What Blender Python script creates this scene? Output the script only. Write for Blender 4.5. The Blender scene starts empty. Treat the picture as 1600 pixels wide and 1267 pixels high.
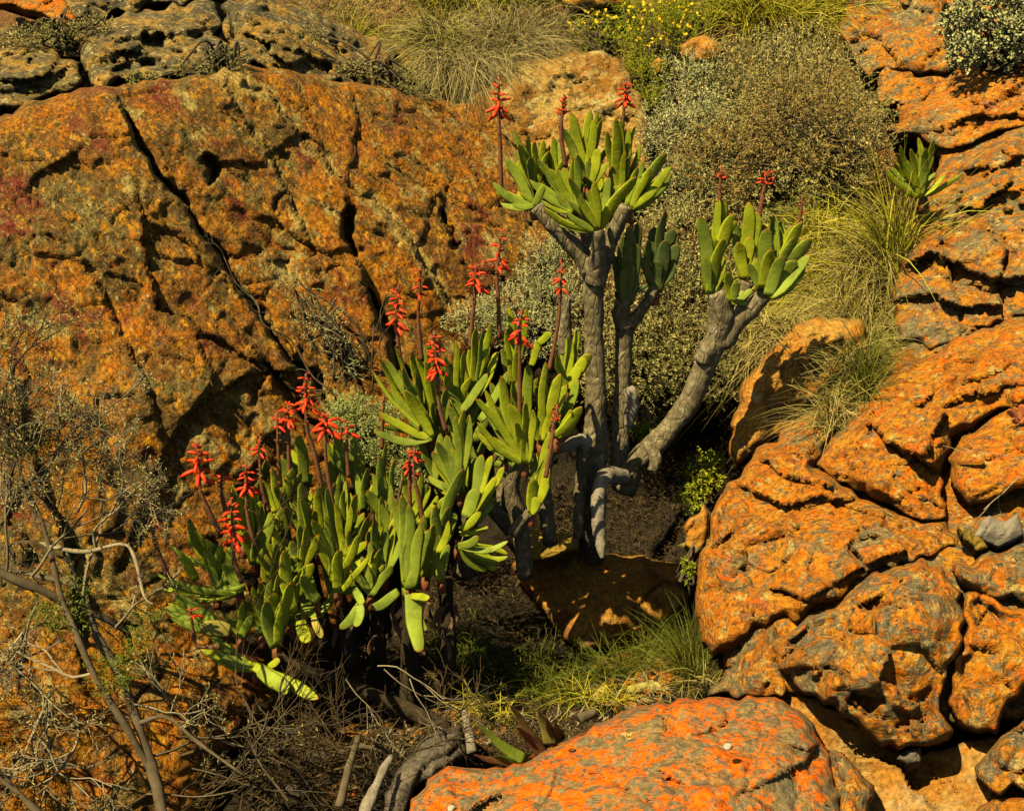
import bpy, math, random
import numpy as np
from mathutils import Vector

random.seed(7); RNG = np.random.default_rng(7)
S = bpy.context.scene
COL = S.collection

# ------------------------------------------------------------------ camera
CAMZ = 2.7; PITCH = math.radians(30); FPX = 800 / math.tan(math.radians(24))
cam = bpy.data.cameras.new('camera'); cam_o = bpy.data.objects.new('camera', cam); COL.objects.link(cam_o)
cam.sensor_width = 36; cam.lens = 18 / math.tan(math.radians(24)); cam.clip_end = 500; cam.clip_start = .05
cam_o.location = (0, 0, CAMZ); cam_o.rotation_euler = (math.radians(90) - PITCH, 0, 0)
S.camera = cam_o
# ------------------------------------------------------------------ light
TR = Vector((.41, .25, -.88)).normalized()          # direction the sunlight travels
to_sun = -TR
elev = math.asin(to_sun.z); azim = math.atan2(to_sun.x, to_sun.y)
w = bpy.data.worlds.new('World'); S.world = w; w.use_nodes = True
nt = w.node_tree; bg = nt.nodes['Background']; sky = nt.nodes.new('ShaderNodeTexSky')
sky.sky_type = 'NISHITA'; sky.sun_disc = False; sky.sun_elevation = elev; sky.sun_rotation = azim
nt.links.new(sky.outputs[0], bg.inputs[0]); bg.inputs[1].default_value = .05
sl = bpy.data.lights.new('sun', 'SUN'); sl.energy = 5.0; sl.angle = math.radians(.5); sl.color = (1, .90, .68)
so = bpy.data.objects.new('sun', sl); COL.objects.link(so); so.location = (-2, -2, 6)
so.rotation_euler = TR.to_track_quat('-Z', 'Y').to_euler()
S.view_settings.view_transform = 'Standard'; S.view_settings.look = 'None'
S.view_settings.exposure = 0.46; S.view_settings.use_white_balance = True; S.view_settings.white_balance_temperature = 8200; S.view_settings.white_balance_tint = 4; S.view_settings.gamma = 1; S.view_settings.use_curve_mapping = False
S.render.engine = 'CYCLES'; S.cycles.max_bounces = 3; S.cycles.diffuse_bounces = 0

# ------------------------------------------------------------------ helpers
CP, SP = math.cos(PITCH), math.sin(PITCH)
Rv = np.array([1., 0, 0]); Uv = np.array([0, SP, CP]); Fv = np.array([0, CP, -SP]); C0 = np.array([0, 0, CAMZ])
def at(px, py, d):
    """point of the place seen in direction (px,py), d metres deep"""
    px = np.asarray(px, float); py = np.asarray(py, float); d = np.asarray(d, float)
    xn = (px - 800) / FPX; yn = (633.5 - py) / FPX
    return C0 + d[..., None] * (xn[..., None] * Rv + yn[..., None] * Uv + Fv)
def m_(px, d): return px * d / FPX                   # pixels -> metres at depth d

def rbf(pts):
    P = np.array(pts, float); X = P[:, :2] / 400.; n = len(X)
    def ph(r): return np.where(r > 0, r * r * np.log(r + 1e-9), 0)
    r = np.linalg.norm(X[:, None] - X[None], axis=2)
    A = np.zeros((n + 3, n + 3)); A[:n, :n] = ph(r) + np.eye(n) * .02; A[:n, n] = 1; A[:n, n + 1:] = X; A[n, :n] = 1; A[n + 1:, :n] = X.T
    w_ = np.linalg.solve(A, np.r_[P[:, 2], 0, 0, 0])
    def f(px, py):
        px = np.asarray(px, float); py = np.asarray(py, float); sh = px.shape
        Q = np.stack([px.ravel(), py.ravel()], 1) / 400.
        out = w_[n] + Q @ w_[n + 1:]
        for i in range(n): out += w_[i] * ph(np.linalg.norm(Q - X[i], axis=1))
        return out.reshape(sh)
    return f

def hsh(i, j, k, s=0):
    h = (i.astype(np.int64) * 374761393 + j.astype(np.int64) * 668265263 + k.astype(np.int64) * 2147483647 + s * 974634777) & 0xffffffff
    h = ((h ^ (h >> 13)) * 1274126177) & 0xffffffff
    h = ((h ^ (h >> 16)) * 2246822519) & 0xffffffff
    return ((h ^ (h >> 15)) & 0xffffff) / float(0xffffff)
def vnoise(p, s=0):
    i = np.floor(p); f = p - i; f = f * f * f * (f * (f * 6 - 15) + 10); i = i.astype(np.int64); r = 0
    for a in (0, 1):
        for b in (0, 1):
            for c in (0, 1):
                wgt = (f[:, 0] if a else 1 - f[:, 0]) * (f[:, 1] if b else 1 - f[:, 1]) * (f[:, 2] if c else 1 - f[:, 2])
                r = r + wgt * hsh(i[:, 0] + a, i[:, 1] + b, i[:, 2] + c, s)
    return r
def fbm(p, o=4, s=0):
    r = 0; a = .5; t = 0
    for q in range(o): r = r + a * vnoise(p * 2 ** q + q * 17.3, s + q); t += a; a *= .5
    return r / t - .5
RR = np.array([[.36, .48, -.8], [-.8, .6, 0], [.48, .64, .6]])
def ridged(p, o=4, s=0):
    r = 0; a = .5; t = 0; q = p
    for k in range(o):
        n = vnoise(q + 5.1 * k, s + k); r = r + a * (1 - np.abs(2 * n - 1)); t += a; a *= .52; q = (q @ RR.T) * 2.03
    return r / t - .6
def facet(p, s=0):
    """blocky fracture relief: every Voronoi cell is a tilted plane; returns (height, crease distance)"""
    i0 = np.floor(p).astype(np.int64); F1 = np.full(len(p), 9.); F2 = np.full(len(p), 9.); H = np.zeros(len(p))
    for a in (-1, 0, 1):
        for b in (-1, 0, 1):
            for c in (-1, 0, 1):
                ii = i0 + np.array([a, b, c]); g = [hsh(ii[:, 0], ii[:, 1], ii[:, 2], s + q) for q in range(7)]
                cc = ii + np.stack(g[:3], 1); dd = p - cc; d = np.linalg.norm(dd, axis=1)
                hh = (g[3] - .5) * .6 + dd[:, 0] * (g[4] - .5) + dd[:, 1] * (g[5] - .5) + dd[:, 2] * (g[6] - .5)
                cl = d < F1; F2 = np.where(cl, F1, np.minimum(F2, d)); H = np.where(cl, hh, H); F1 = np.where(cl, d, F1)
    return H, F2 - F1

def tag(o, label=None, cat=None, group=None, kind=None):
    if label: o['label'] = label
    if cat: o['category'] = cat
    if group: o['group'] = group
    if kind: o['kind'] = kind
    return o
def mesh_np(name, V, Fs, mat, parent=None, smooth=True, attr=None, origin=None):
    """V Nx3 (world), Fs list of arrays (quads/tris)"""
    V = np.asarray(V, float)
    if origin is None: origin = V.mean(0)
    origin = np.asarray(origin, float)
    me = bpy.data.meshes.new(name); me.vertices.add(len(V)); me.vertices.foreach_set('co', (V - origin).ravel())
    Fs = [np.asarray(f, np.int32) for f in Fs if len(f)]
    nl = sum(f.size for f in Fs); nf = sum(len(f) for f in Fs)
    me.loops.add(nl); me.loops.foreach_set('vertex_index', np.concatenate([f.ravel() for f in Fs]))
    me.polygons.add(nf); tot = np.concatenate([np.full(len(f), f.shape[1]) for f in Fs]); st = np.r_[0, np.cumsum(tot)[:-1]]
    me.polygons.foreach_set('loop_start', st.astype(np.int32)); me.polygons.foreach_set('loop_total', tot.astype(np.int32))
    me.polygons.foreach_set('use_smooth', np.full(nf, smooth))
    me.update(calc_edges=True); me.validate()
    if attr is not None:
        for k, v in attr.items():
            a = me.attributes.new(k, 'FLOAT', 'POINT'); a.data.foreach_set('value', np.asarray(v, np.float32))
    me.materials.append(mat)
    o = bpy.data.objects.new(name, me); COL.objects.link(o); o.location = origin
    if parent is not None:
        o.parent = parent; o.location = Vector(origin) - parent.location
    return o
def empty(name, loc):
    o = bpy.data.objects.new(name, None); COL.objects.link(o); o.location = Vector(loc); o.empty_display_size = .05; return o

# ------------------------------------------------------------------ materials
def mat_new(name):
    m = bpy.data.materials.new(name); m.use_nodes = True; return m, m.node_tree, m.node_tree.nodes['Principled BSDF']
class NT:
    def __init__(s, nt): s.t = nt
    def n(s, ty, **k):
        x = s.t.nodes.new(ty)
        for a, b in k.items(): setattr(x, a, b)
        return x
    def lk(s, a, b): s.t.links.new(a, b)
    def noise(s, co, sc, det=4, ro=.55, dist=0):
        x = s.n('ShaderNodeTexNoise'); x.inputs['Scale'].default_value = sc; x.inputs['Detail'].default_value = det
        x.inputs['Roughness'].default_value = ro; x.inputs['Distortion'].default_value = dist; s.lk(co, x.inputs['Vector']); return x.outputs['Fac']
    def ramp(s, f, a, b):
        x = s.n('ShaderNodeMapRange'); x.clamp = True; x.inputs[1].default_value = a; x.inputs[2].default_value = b; s.lk(f, x.inputs[0]); return x.outputs[0]
    def mix(s, f, a, b):
        x = s.n('ShaderNodeMix', data_type='RGBA')
        if isinstance(f, (int, float)): x.inputs[0].default_value = f
        else: s.lk(f, x.inputs[0])
        for v, i in ((a, 6), (b, 7)):
            if isinstance(v, tuple): x.inputs[i].default_value = (*v, 1)
            else: s.lk(v, x.inputs[i])
        return x.outputs[2]
    def math(s, op, a, b):
        x = s.n('ShaderNodeMath', operation=op)
        for v, i in ((a, 0), (b, 1)):
            if isinstance(v, (int, float)): x.inputs[i].default_value = v
            else: s.lk(v, x.inputs[i])
        return x.outputs[0]

def rock_mat(name, base, layers, bump=.6, rough=.85, stretch=(1, 1, 1), rot=(0, 0, 0), fine=(.5, 1.6), band=None):
    """layers: (noise scale, lo, hi, colour, seed offset, detail)"""
    m, t, b = mat_new(name); N = NT(t)
    tc = N.n('ShaderNodeNewGeometry').outputs['Position']
    mp = N.n('ShaderNodeMapping', vector_type='TEXTURE'); N.lk(tc, mp.inputs[0]); mp.inputs['Scale'].default_value = stretch; mp.inputs['Rotation'].default_value = rot
    co = mp.outputs[0]
    c = N.mix(N.ramp(N.noise(co, 3.1, 4, .6, .3), .35, .65), base[0], base[1])
    c = N.mix(N.ramp(N.noise(co, 11, 5, .65), .42, .62), c, base[2])
    for (sc, lo, hi, col, off, det) in layers:
        o = N.n('ShaderNodeVectorMath', operation='ADD'); N.lk(co, o.inputs[0]); o.inputs[1].default_value = (off, off * .7, -off)
        f = N.noise(o.outputs[0], sc, min(det, 6), .74, .05)
        c = N.mix(N.ramp(f, lo, hi), c, col)
    sp = N.noise(co, 70, 4, .78)
    if band:
        ba = N.n('ShaderNodeAttribute', attribute_name='band')
        c = N.mix(N.ramp(N.math('MULTIPLY', ba.outputs['Fac'], N.noise(co, 30, 6, .8)), .36, .50), c, band)
    v = N.n('ShaderNodeMapRange'); N.lk(sp, v.inputs[0]); v.inputs[1].default_value = .33; v.inputs[2].default_value = .68; v.inputs[3].default_value = fine[0]; v.inputs[4].default_value = fine[1]
    hs = N.n('ShaderNodeHueSaturation'); N.lk(c, hs.inputs['Color']); N.lk(v.outputs[0], hs.inputs['Value'])
    N.lk(hs.outputs[0], b.inputs['Base Color']); b.inputs['Roughness'].default_value = rough
    b.inputs['Specular IOR Level'].default_value = .25
    n1 = N.noise(co, 20, 7, .74, .3); n2 = sp
    rn = n1.node; rn.noise_type = 'RIDGED_MULTIFRACTAL'; rn.normalize = True; rn.inputs['Distortion'].default_value = .08; rn.inputs['Scale'].default_value = 26; n1 = N.math('ADD', N.math('MULTIPLY', n1, .55), N.math('MULTIPLY', N.noise(tc, 30, 5, .75), .8))
    vo = N.n('ShaderNodeTexVoronoi', feature='F1'); vo.inputs['Scale'].default_value = 38; N.lk(co, vo.inputs['Vector'])
    h = N.math('ADD', N.math('MULTIPLY', n1, 1.0), N.math('MULTIPLY', n2, .32)); h = N.math('ADD', h, N.math('MULTIPLY', vo.outputs[0], .15))
    bp = N.n('ShaderNodeBump'); bp.inputs['Strength'].default_value = bump; bp.inputs['Distance'].default_value = .045; N.lk(h, bp.inputs['Height'])
    N.lk(bp.outputs[0], b.inputs['Normal'])
    return m
OL = (.78, .14, .012)   # orange lichen
M_face = rock_mat('ochre_cliff_rock', ((.54, .155, .008), (.32, .095, .010), (.58, .215, .012)), [
    (1.5, .47, .57, (.20, .145, .04), 3.1, 8), (5, .49, .57, (.17, .095, .022), 8.2, 8), (3.2, .53, .60, (.25, .10, .018), 88.2, 8), (19, .54, .60, (.60, .26, .02), 55.2, 8), (28, .55, .60, (.11, .07, .022), 65.2, 8),
    (2.0, .555, .62, (.24, .05, .022), 14.7, 7), (5.2, .56, .62, (.46, .34, .10), 22.4, 9), (13, .60, .65, (.52, .15, .015), 31, 6), (48, .60, .64, (.48, .38, .15), 41, 5)], bump=.9, fine=(.40, 1.7), stretch=(1, 1, .5), rot=(0, .88, 0), band=(.50, .34, .09))
M_ledge = rock_mat('grey_lichen_rock', ((.26, .18, .045), (.36, .19, .03), (.14, .11, .045)), [
    (5, .50, .58, (.46, .24, .04), 2.2, 8), (9, .56, .62, (.38, .32, .13), 9.2, 8), (3, .50, .57, (.11, .095, .045), 29.2, 8), (24, .53, .57, (.08, .06, .03), 15, 7), (30, .56, .60, (.46, .36, .15), 35, 7), (18, .67, .71, OL, 25, 6)], bump=.8, fine=(.42, 1.7))
M_tan = rock_mat('tan_rock', ((.48, .27, .06), (.40, .17, .03), (.50, .33, .09)), [
    (6, .52, .60, (.22, .13, .04), 2.9, 8), (13, .54, .58, (.52, .42, .16), 42.9, 8), (3, .52, .58, (.30, .13, .02), 52.9, 8), (5, .58, .66, (.48, .18, .03), 12, 7), (26, .56, .61, (.12, .09, .035), 19, 7)], bump=.8, fine=(.5, 1.6))
def boulder_mat(name, grey, orange, seed, ol=.60, pale=.62, bump=.75, base=None):
    return rock_mat(name, base or ((.54, .155, .010), (.36, .11, .014), (.58, .235, .022)), [
        (3.3, grey, grey + .06, (.24, .185, .08), seed, 9), (14, grey, grey + .04, (.19, .15, .075), seed + 40, 9), (8, .60, .66, (.26, .07, .035), seed + 5, 7),
        (36, .55, .59, (.12, .09, .045), seed + 9, 8), (22, pale - .05, pale - .01, (.50, .34, .10), seed + 15, 8),
        (orange, ol, ol + .03, (.74, .17, .012), seed + 21, 7), (orange * 2.4, ol - .01, ol + .02, (.80, .15, .01), seed + 30, 5)],
        bump=bump, stretch=(1, 1, .62), rot=(0, -.5, 0), fine=(.42, 1.7))
M_b1 = boulder_mat('orange_grey_boulder', .56, 9, 1.3, ol=.60)
M_b2 = boulder_mat('grey_boulder', .50, 11, 6.1, ol=.61)
M_b3 = boulder_mat('brown_grey_boulder', .515, 8, 11.1, ol=.64)
M_b4 = boulder_mat('russet_boulder', .59, 8, 17.1, ol=.58)
M_front = rock_mat('lichen_covered_boulder', ((.24, .18, .085), (.17, .14, .07), (.30, .20, .07)), [
    (4.0, .50, .66, (.50, .17, .025), 4, 8), (13, .50, .525, (.80, .15, .010), 7.7, 8), (30, .55, .58, (.86, .15, .008), 17, 6), (38, .53, .57, (.20, .155, .08), 27, 7), (7, .68, .70, (.6, .38, .1), 37, 5)], bump=.6, rough=.9, fine=(.5, 1.6))
M_slab = rock_mat('smooth_ochre_slab', ((.44, .20, .03), (.34, .13, .02), (.40, .25, .08)), [
    (3, .56, .68, (.40, .30, .16), 3.3, 5), (5, .62, .7, (.30, .10, .03), 9, 6)], bump=.5)
M_bare = rock_mat('bare_orange_rock', ((.50, .20, .025), (.40, .15, .02), (.50, .26, .05)), [(5, .56, .64, (.24, .09, .025), 3.3, 5), (16, .55, .62, (.26, .16, .06), 13.3, 6), (9, .62, .66, (.5, .38, .14), 23.3, 6)], bump=.6)
M_yrock = rock_mat('mossy_yellow_rock', ((.30, .20, .03), (.24, .15, .02), (.36, .22, .04)), [(15, .6, .7, (.10, .07, .02), 3.3, 5)], bump=.5)
M_soil = rock_mat('brown_gravelly_soil', ((.24, .11, .03), (.14, .07, .025), (.30, .15, .05)), [(9, .55, .65, (.06, .045, .02), 3.3, 7), (18, .6, .7, (.4, .25, .11), 9, 6)], bump=.9)
M_shade_soil = rock_mat('soil_with_painted_shade', ((.24, .11, .03), (.14, .07, .025), (.30, .15, .05)), [(9, .55, .65, (.06, .045, .02), 3.3, 7), (18, .6, .7, (.4, .25, .11), 9, 6)], bump=.9)
def _shade_soil():
    t = M_shade_soil.node_tree; N = NT(t); b = t.nodes['Principled BSDF']; src = b.inputs['Base Color'].links[0].from_socket
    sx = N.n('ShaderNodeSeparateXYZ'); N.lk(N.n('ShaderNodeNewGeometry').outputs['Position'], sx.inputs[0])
    N.lk(N.mix(N.ramp(sx.outputs[1], 4.4, 5.2), (.035, .024, .012), src), b.inputs['Base Color'])  # near ground darkened so the soil colour carries the hollow's shade
_shade_soil()
M_grey = rock_mat('grey_stone', ((.11, .09, .06), (.08, .065, .045), (.15, .12, .08)), [(6, .6, .7, (.25, .22, .15), 3.3, 6)], bump=.5)

def flat_mat(name, c1, c2, scale=20, rough=.6, rnd=.25, spec=.3, trans=0, bump=0, coat=0):
    m, t, b = mat_new(name); N = NT(t)
    g = N.n('ShaderNodeNewGeometry'); f = N.noise(g.outputs['Position'], scale, 4)
    c = N.mix(N.ramp(f, .35, .65), c1, c2)
    oi = N.n('ShaderNodeObjectInfo'); mr = N.n('ShaderNodeMapRange'); N.lk(g.outputs['Random Per Island'], mr.inputs[0]); mr.inputs[3].default_value = 1 - rnd; mr.inputs[4].default_value = 1 + rnd
    hs = N.n('ShaderNodeHueSaturation'); N.lk(c, hs.inputs['Color']); N.lk(mr.outputs[0], hs.inputs['Value']); 
    N.lk(hs.outputs[0], b.inputs['Base Color']); b.inputs['Roughness'].default_value = rough; b.inputs['Specular IOR Level'].default_value = spec
    if bump:
        bp = N.n('ShaderNodeBump'); bp.inputs['Strength'].default_value = bump; bp.inputs['Distance'].default_value = .01
        N.lk(N.noise(g.outputs['Position'], scale * 4, 6, .7), bp.inputs['Height']); N.lk(bp.outputs[0], b.inputs['Normal'])
    return m
def leaf_mat(name, c1, c2, tipc):
    m, t, b = mat_new(name); N = NT(t); g = N.n('ShaderNodeNewGeometry')
    a = N.n('ShaderNodeAttribute', attribute_name='tip'); oi = N.n('ShaderNodeObjectInfo')
    c = N.mix(oi.outputs['Random'], c1, c2)
    f = N.noise(g.outputs['Position'], 14, 5, .6)
    c = N.mix(N.ramp(f, .42, .72), c, tuple(x * .55 for x in c1))
    yl = N.noise(g.outputs['Position'], 45, 4, .6)
    c = N.mix(N.ramp(yl, .62, .75), c, (.30, .30, .06))
    wv = N.n('ShaderNodeAttribute', attribute_name='along')
    cr = N.n('ShaderNodeMath', operation='PINGPONG'); N.lk(N.math('ADD', wv.outputs['Fac'], N.math('MULTIPLY', f, .12)), cr.inputs[0]); cr.inputs[1].default_value = .09
    c = N.mix(N.math('MULTIPLY', N.ramp(cr.outputs[0], .012, .0), .18), c, (.10, .12, .03))
    # orange-brown rim and tip
    tn = N.math('ADD', a.outputs['Fac'], N.math('MULTIPLY', N.math('SUBTRACT', f, .5), .5))
    c = N.mix(N.math('MULTIPLY', N.ramp(tn, .72, 1.05), .8), c, tipc)
    N.lk(c, b.inputs['Base Color']); b.inputs['Roughness'].default_value = .55; b.inputs['Specular IOR Level'].default_value = .22
    bp = N.n('ShaderNodeBump'); bp.inputs['Strength'].default_value = .18; bp.inputs['Distance'].default_value = .01
    N.lk(N.noise(g.outputs['Position'], 60, 5, .6), bp.inputs['Height']); N.lk(bp.outputs[0], b.inputs['Normal'])
    return m
M_leafA = leaf_mat('bright_aloe_leaf', (.36, .43, .03), (.47, .50, .035), (.42, .12, .02))
M_leafB = leaf_mat('blue_green_aloe_leaf', (.25, .33, .045), (.33, .41, .045), (.32, .10, .02))
M_leafR = leaf_mat('red_green_aloe_leaf', (.20, .15, .05), (.34, .11, .05), (.55, .08, .03))
M_leafD = leaf_mat('dead_yellow_leaf', (.45, .38, .08), (.5, .36, .1), (.3, .12, .03))
M_leafS = leaf_mat('shaded_aloe_leaf', (.10, .15, .045), (.13, .18, .045), (.25, .12, .02))  # dark copy of the leaf green, with the crown's shade in the colour
M_flower = flat_mat('coral_red_flower', (.86, .065, .014), (.76, .04, .01), 40, .45, .15)
M_stalk = flat_mat('reddish_brown_stalk', (.20, .075, .035), (.26, .11, .05), 60, .6, .1, bump=.4)
M_bract = flat_mat('dry_bract', (.22, .13, .07), (.14, .08, .04), 60, .7)
def bark_mat():
    m, t, b = mat_new('grey_aloe_bark'); N = NT(t); g = N.n('ShaderNodeNewGeometry'); tc = N.n('ShaderNodeTexCoord')
    mp = N.n('ShaderNodeMapping'); mp.inputs['Scale'].default_value = (1, 1, .35); N.lk(g.outputs['Position'], mp.inputs[0]); co = mp.outputs[0]
    c = N.mix(N.ramp(N.noise(co, 14, 7, .65), .35, .65), (.26, .21, .115), (.16, .125, .065))
    c = N.mix(N.ramp(N.noise(co, 50, 6, .7, .6), .52, .66), c, (.44, .37, .22)); c = N.mix(N.ramp(N.noise(co, 8, 4), .58, .72), c, (.10, .08, .055))
    N.lk(c, b.inputs['Base Color']); b.inputs['Roughness'].default_value = .9; b.inputs['Specular IOR Level'].default_value = .15
    a = N.n('ShaderNodeAttribute', attribute_name='ring')
    w1 = N.noise(co, 45, 8, .72, 1.2); vo = N.n('ShaderNodeTexVoronoi', feature='DISTANCE_TO_EDGE'); vo.inputs['Scale'].default_value = 42; N.lk(co, vo.inputs['Vector'])
    h = N.math('ADD', w1, N.math('MULTIPLY', N.ramp(vo.outputs[0], 0, .12), .35)); h = N.math('ADD', h, N.math('MULTIPLY', N.math('SINE', N.math('ADD', N.math('MULTIPLY', a.outputs['Fac'], 190), N.math('MULTIPLY', w1, 9)), 0), .05))
    bp = N.n('ShaderNodeBump'); bp.inputs['Strength'].default_value = .9; bp.inputs['Distance'].default_value = .012; N.lk(h, bp.inputs['Height']); N.lk(bp.outputs[0], b.inputs['Normal'])
    return m
M_bark = bark_mat()
M_dtrunk = flat_mat('shade_dark_bark', (.06, .043, .025), (.10, .072, .04), 25, .9, .1, .1, bump=.9)  # near-black bark puts the low clump's shade into its colour
M_dead = flat_mat('bleached_dead_wood', (.40, .34, .24), (.24, .20, .14), 30, .9, .1, .1, bump=.8)
M_twig = flat_mat('grey_twig', (.16, .12, .07), (.08, .06, .035), 20, .9, .35, .1)
M_dtwig = flat_mat('dark_twig', (.06, .040, .018), (.12, .08, .035), 20, .9, .3, .1)  # dark tone stands in for shade on the hollow litter and low twigs
M_pale = flat_mat('pale_dry_twig', (.38, .31, .18), (.24, .19, .11), 20, .9, .3, .1)
M_gsh = flat_mat('grey_green_foliage', (.28, .26, .075), (.44, .36, .13), 3, .8, .6, .1)
M_gsh2 = flat_mat('silvery_green_foliage', (.40, .41, .16), (.50, .46, .20), 6, .8, .35, .1)
M_brn = flat_mat('brown_dry_foliage', (.30, .21, .07), (.38, .25, .07), 6, .8, .4, .1)
M_grn = flat_mat('fresh_green_foliage', (.22, .27, .02), (.32, .32, .02), 6, .7, .35, .2)
M_moss = flat_mat('pale_green_feathery_foliage', (.33, .40, .11), (.40, .43, .14), 6, .7, .3, .1)
M_gr1 = flat_mat('yellow_green_grass', (.38, .35, .03), (.48, .40, .05), 5, .6, .4, .2)
M_gr2 = flat_mat('straw_grass', (.42, .32, .10), (.32, .26, .07), 5, .7, .4, .2)
M_gr3 = flat_mat('deep_green_shade_grass', (.09, .12, .015), (.15, .15, .02), 5, .6, .4, .2)  # green darkened to paint in the shade of the hollow grass
M_gr4 = flat_mat('grey_dry_grass', (.42, .34, .14), (.30, .23, .08), 5, .7, .4, .2)
M_gr4b = flat_mat('olive_mixed_grass', (.34, .30, .05), (.40, .33, .12), 9, .6, .5, .2)
M_dgrn = flat_mat('dark_green_leaflets', (.10, .13, .012), (.16, .18, .02), 9, .6, .4, .2)
M_yel = flat_mat('yellow_petals', (.8, .6, .03), (.75, .5, .02), 5, .6, .2)
M_white = flat_mat('bleached_shell', (.55, .48, .34), (.42, .34, .22), 40, .5, .1)
M_red = flat_mat('red_succulent_leaf', (.55, .12, .05), (.62, .22, .08), 30, .4, .2)

# ------------------------------------------------------------------ depth fields of the place
GROUND = rbf([(0,0,6.4),(800,0,6.7),(1600,0,6.8),(-600,-300,7.5),(800,-400,9),(2200,-300,8),(600,100,6.0),(1000,120,5.9),(1300,150,5.7),(1600,150,5.8),
    (0,600,4.8),(400,500,5.2),(800,350,5.4),(1100,400,5.1),(1400,400,4.8),(1600,500,4.7),(950,640,5.0),(950,760,4.9),(800,850,4.5),(1000,900,4.6),(1150,700,4.9),
    (600,1000,3.95),(900,1050,3.95),(1060,1040,3.8),(750,1180,3.3),(400,1200,3.25),(300,900,4.0),(1300,700,4.4),(1400,900,3.9),(1500,1100,3.4),(1400,1250,3.1),(900,1267,3.0),
    (0,1200,3.6),(800,1700,2.3),(-600,1500,2.9),(2200,1500,2.7),(-600,600,4.3),(2200,600,4.3)])
FACE = rbf([(-300,200,3.5),(0,200,3.75),(350,120,4.35),(650,150,5.1),(850,240,5.4),(870,400,5.05),(760,520,4.75),(600,400,4.5),(400,400,4.1),(0,500,3.45),(200,600,3.5),
    (500,650,4.0),(650,700,4.25),(0,900,3.15),(250,900,3.42),(450,900,3.75),(0,1267,2.85),(250,1200,3.05),(350,1150,3.2),(-300,1400,2.7),(-300,700,3.2)])
RIGHT = rbf([(1311,53,5.9),(1500,50,5.6),(1600,150,5.0),(1450,220,5.0),(1450,340,4.5),(1600,300,4.35),(1400,500,4.15),(1600,480,3.9),(1274,727,3.62),(1450,600,3.75),(1600,600,3.55),
    (1106,815,3.5),(1300,850,3.25),(1480,820,3.2),(1600,800,3.12),(1100,1000,3.25),(1212,970,3.05),(1440,880,3.0),(1400,1050,2.78),(1600,1000,2.8),(1250,1080,2.85),(1450,1170,2.72),(1600,1180,2.62),(1300,1300,2.6),(1720,700,3.25),(1720,1200,2.5),(1720,200,4.6)])
FRONT = rbf([(640,1250,2.55),(700,1195,2.68),(900,1150,2.72),(1000,1105,2.78),(1200,1092,2.74),(1000,1267,2.32),(1330,1230,2.50),(700,1400,2.3),(1000,1400,2.1),(1350,1400,2.3)])

def poly_sdf(Q, P):
    """positive inside"""
    P = np.asarray(P, float); n = len(P); dm = np.full(len(Q), 1e9); ins = np.zeros(len(Q), bool); cp = np.zeros_like(Q)
    for i in range(n):
        a, b = P[i], P[(i + 1) % n]; ab = b - a; t = np.clip(((Q - a) @ ab) / (ab @ ab), 0, 1); c = a + t[:, None] * ab
        d = np.linalg.norm(Q - c, axis=1); m = d < dm; dm = np.where(m, d, dm); cp[m] = c[m]
        cr = ((a[1] > Q[:, 1]) != (b[1] > Q[:, 1])); with_ = np.where(cr, (b[0] - a[0]) * (Q[:, 1] - a[1]) / ((b[1] - a[1]) or 1e-9) + a[0], -1e9)
        ins ^= cr & (Q[:, 0] < with_)
    return np.where(ins, dm, -dm), cp
def line_dist(Q, L):
    dm = np.full(len(Q), 1e9); sd = np.zeros(len(Q)); L = np.asarray(L, float); tt = np.zeros(len(Q))
    for i in range(len(L) - 1):
        a, b = L[i], L[i + 1]; ab = b - a; t = np.clip(((Q - a) @ ab) / (ab @ ab), 0, 1); c = a + t[:, None] * ab
        d = np.linalg.norm(Q - c, axis=1); m = d < dm; dm = np.where(m, d, dm)
        sd = np.where(m, np.sign(ab[0] * (Q[:, 1] - a[1]) - ab[1] * (Q[:, 0] - a[0])), sd); tt = np.where(m, (i + t) / (len(L) - 1), tt)
    return dm, sd, tt
def rough_poly(P, amp=5, step=16, seed=0):
    P = np.asarray(P, float); out = []; rg = np.random.default_rng(seed)
    for i in range(len(P)):
        a, b = P[i], P[(i + 1) % len(P)]; L = np.linalg.norm(b - a); k = max(1, int(L / step)); nn = np.array([-(b - a)[1], (b - a)[0]]) / L
        for j in range(k):
            t = j / k; out.append(a + (b - a) * t + nn * rg.normal(0, amp * .5) * (1 if j else .3))
    return np.array(out)
ROT = np.array([[.80, .0, .60], [.0, 1, 0], [-.60, 0, .80]])
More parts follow.
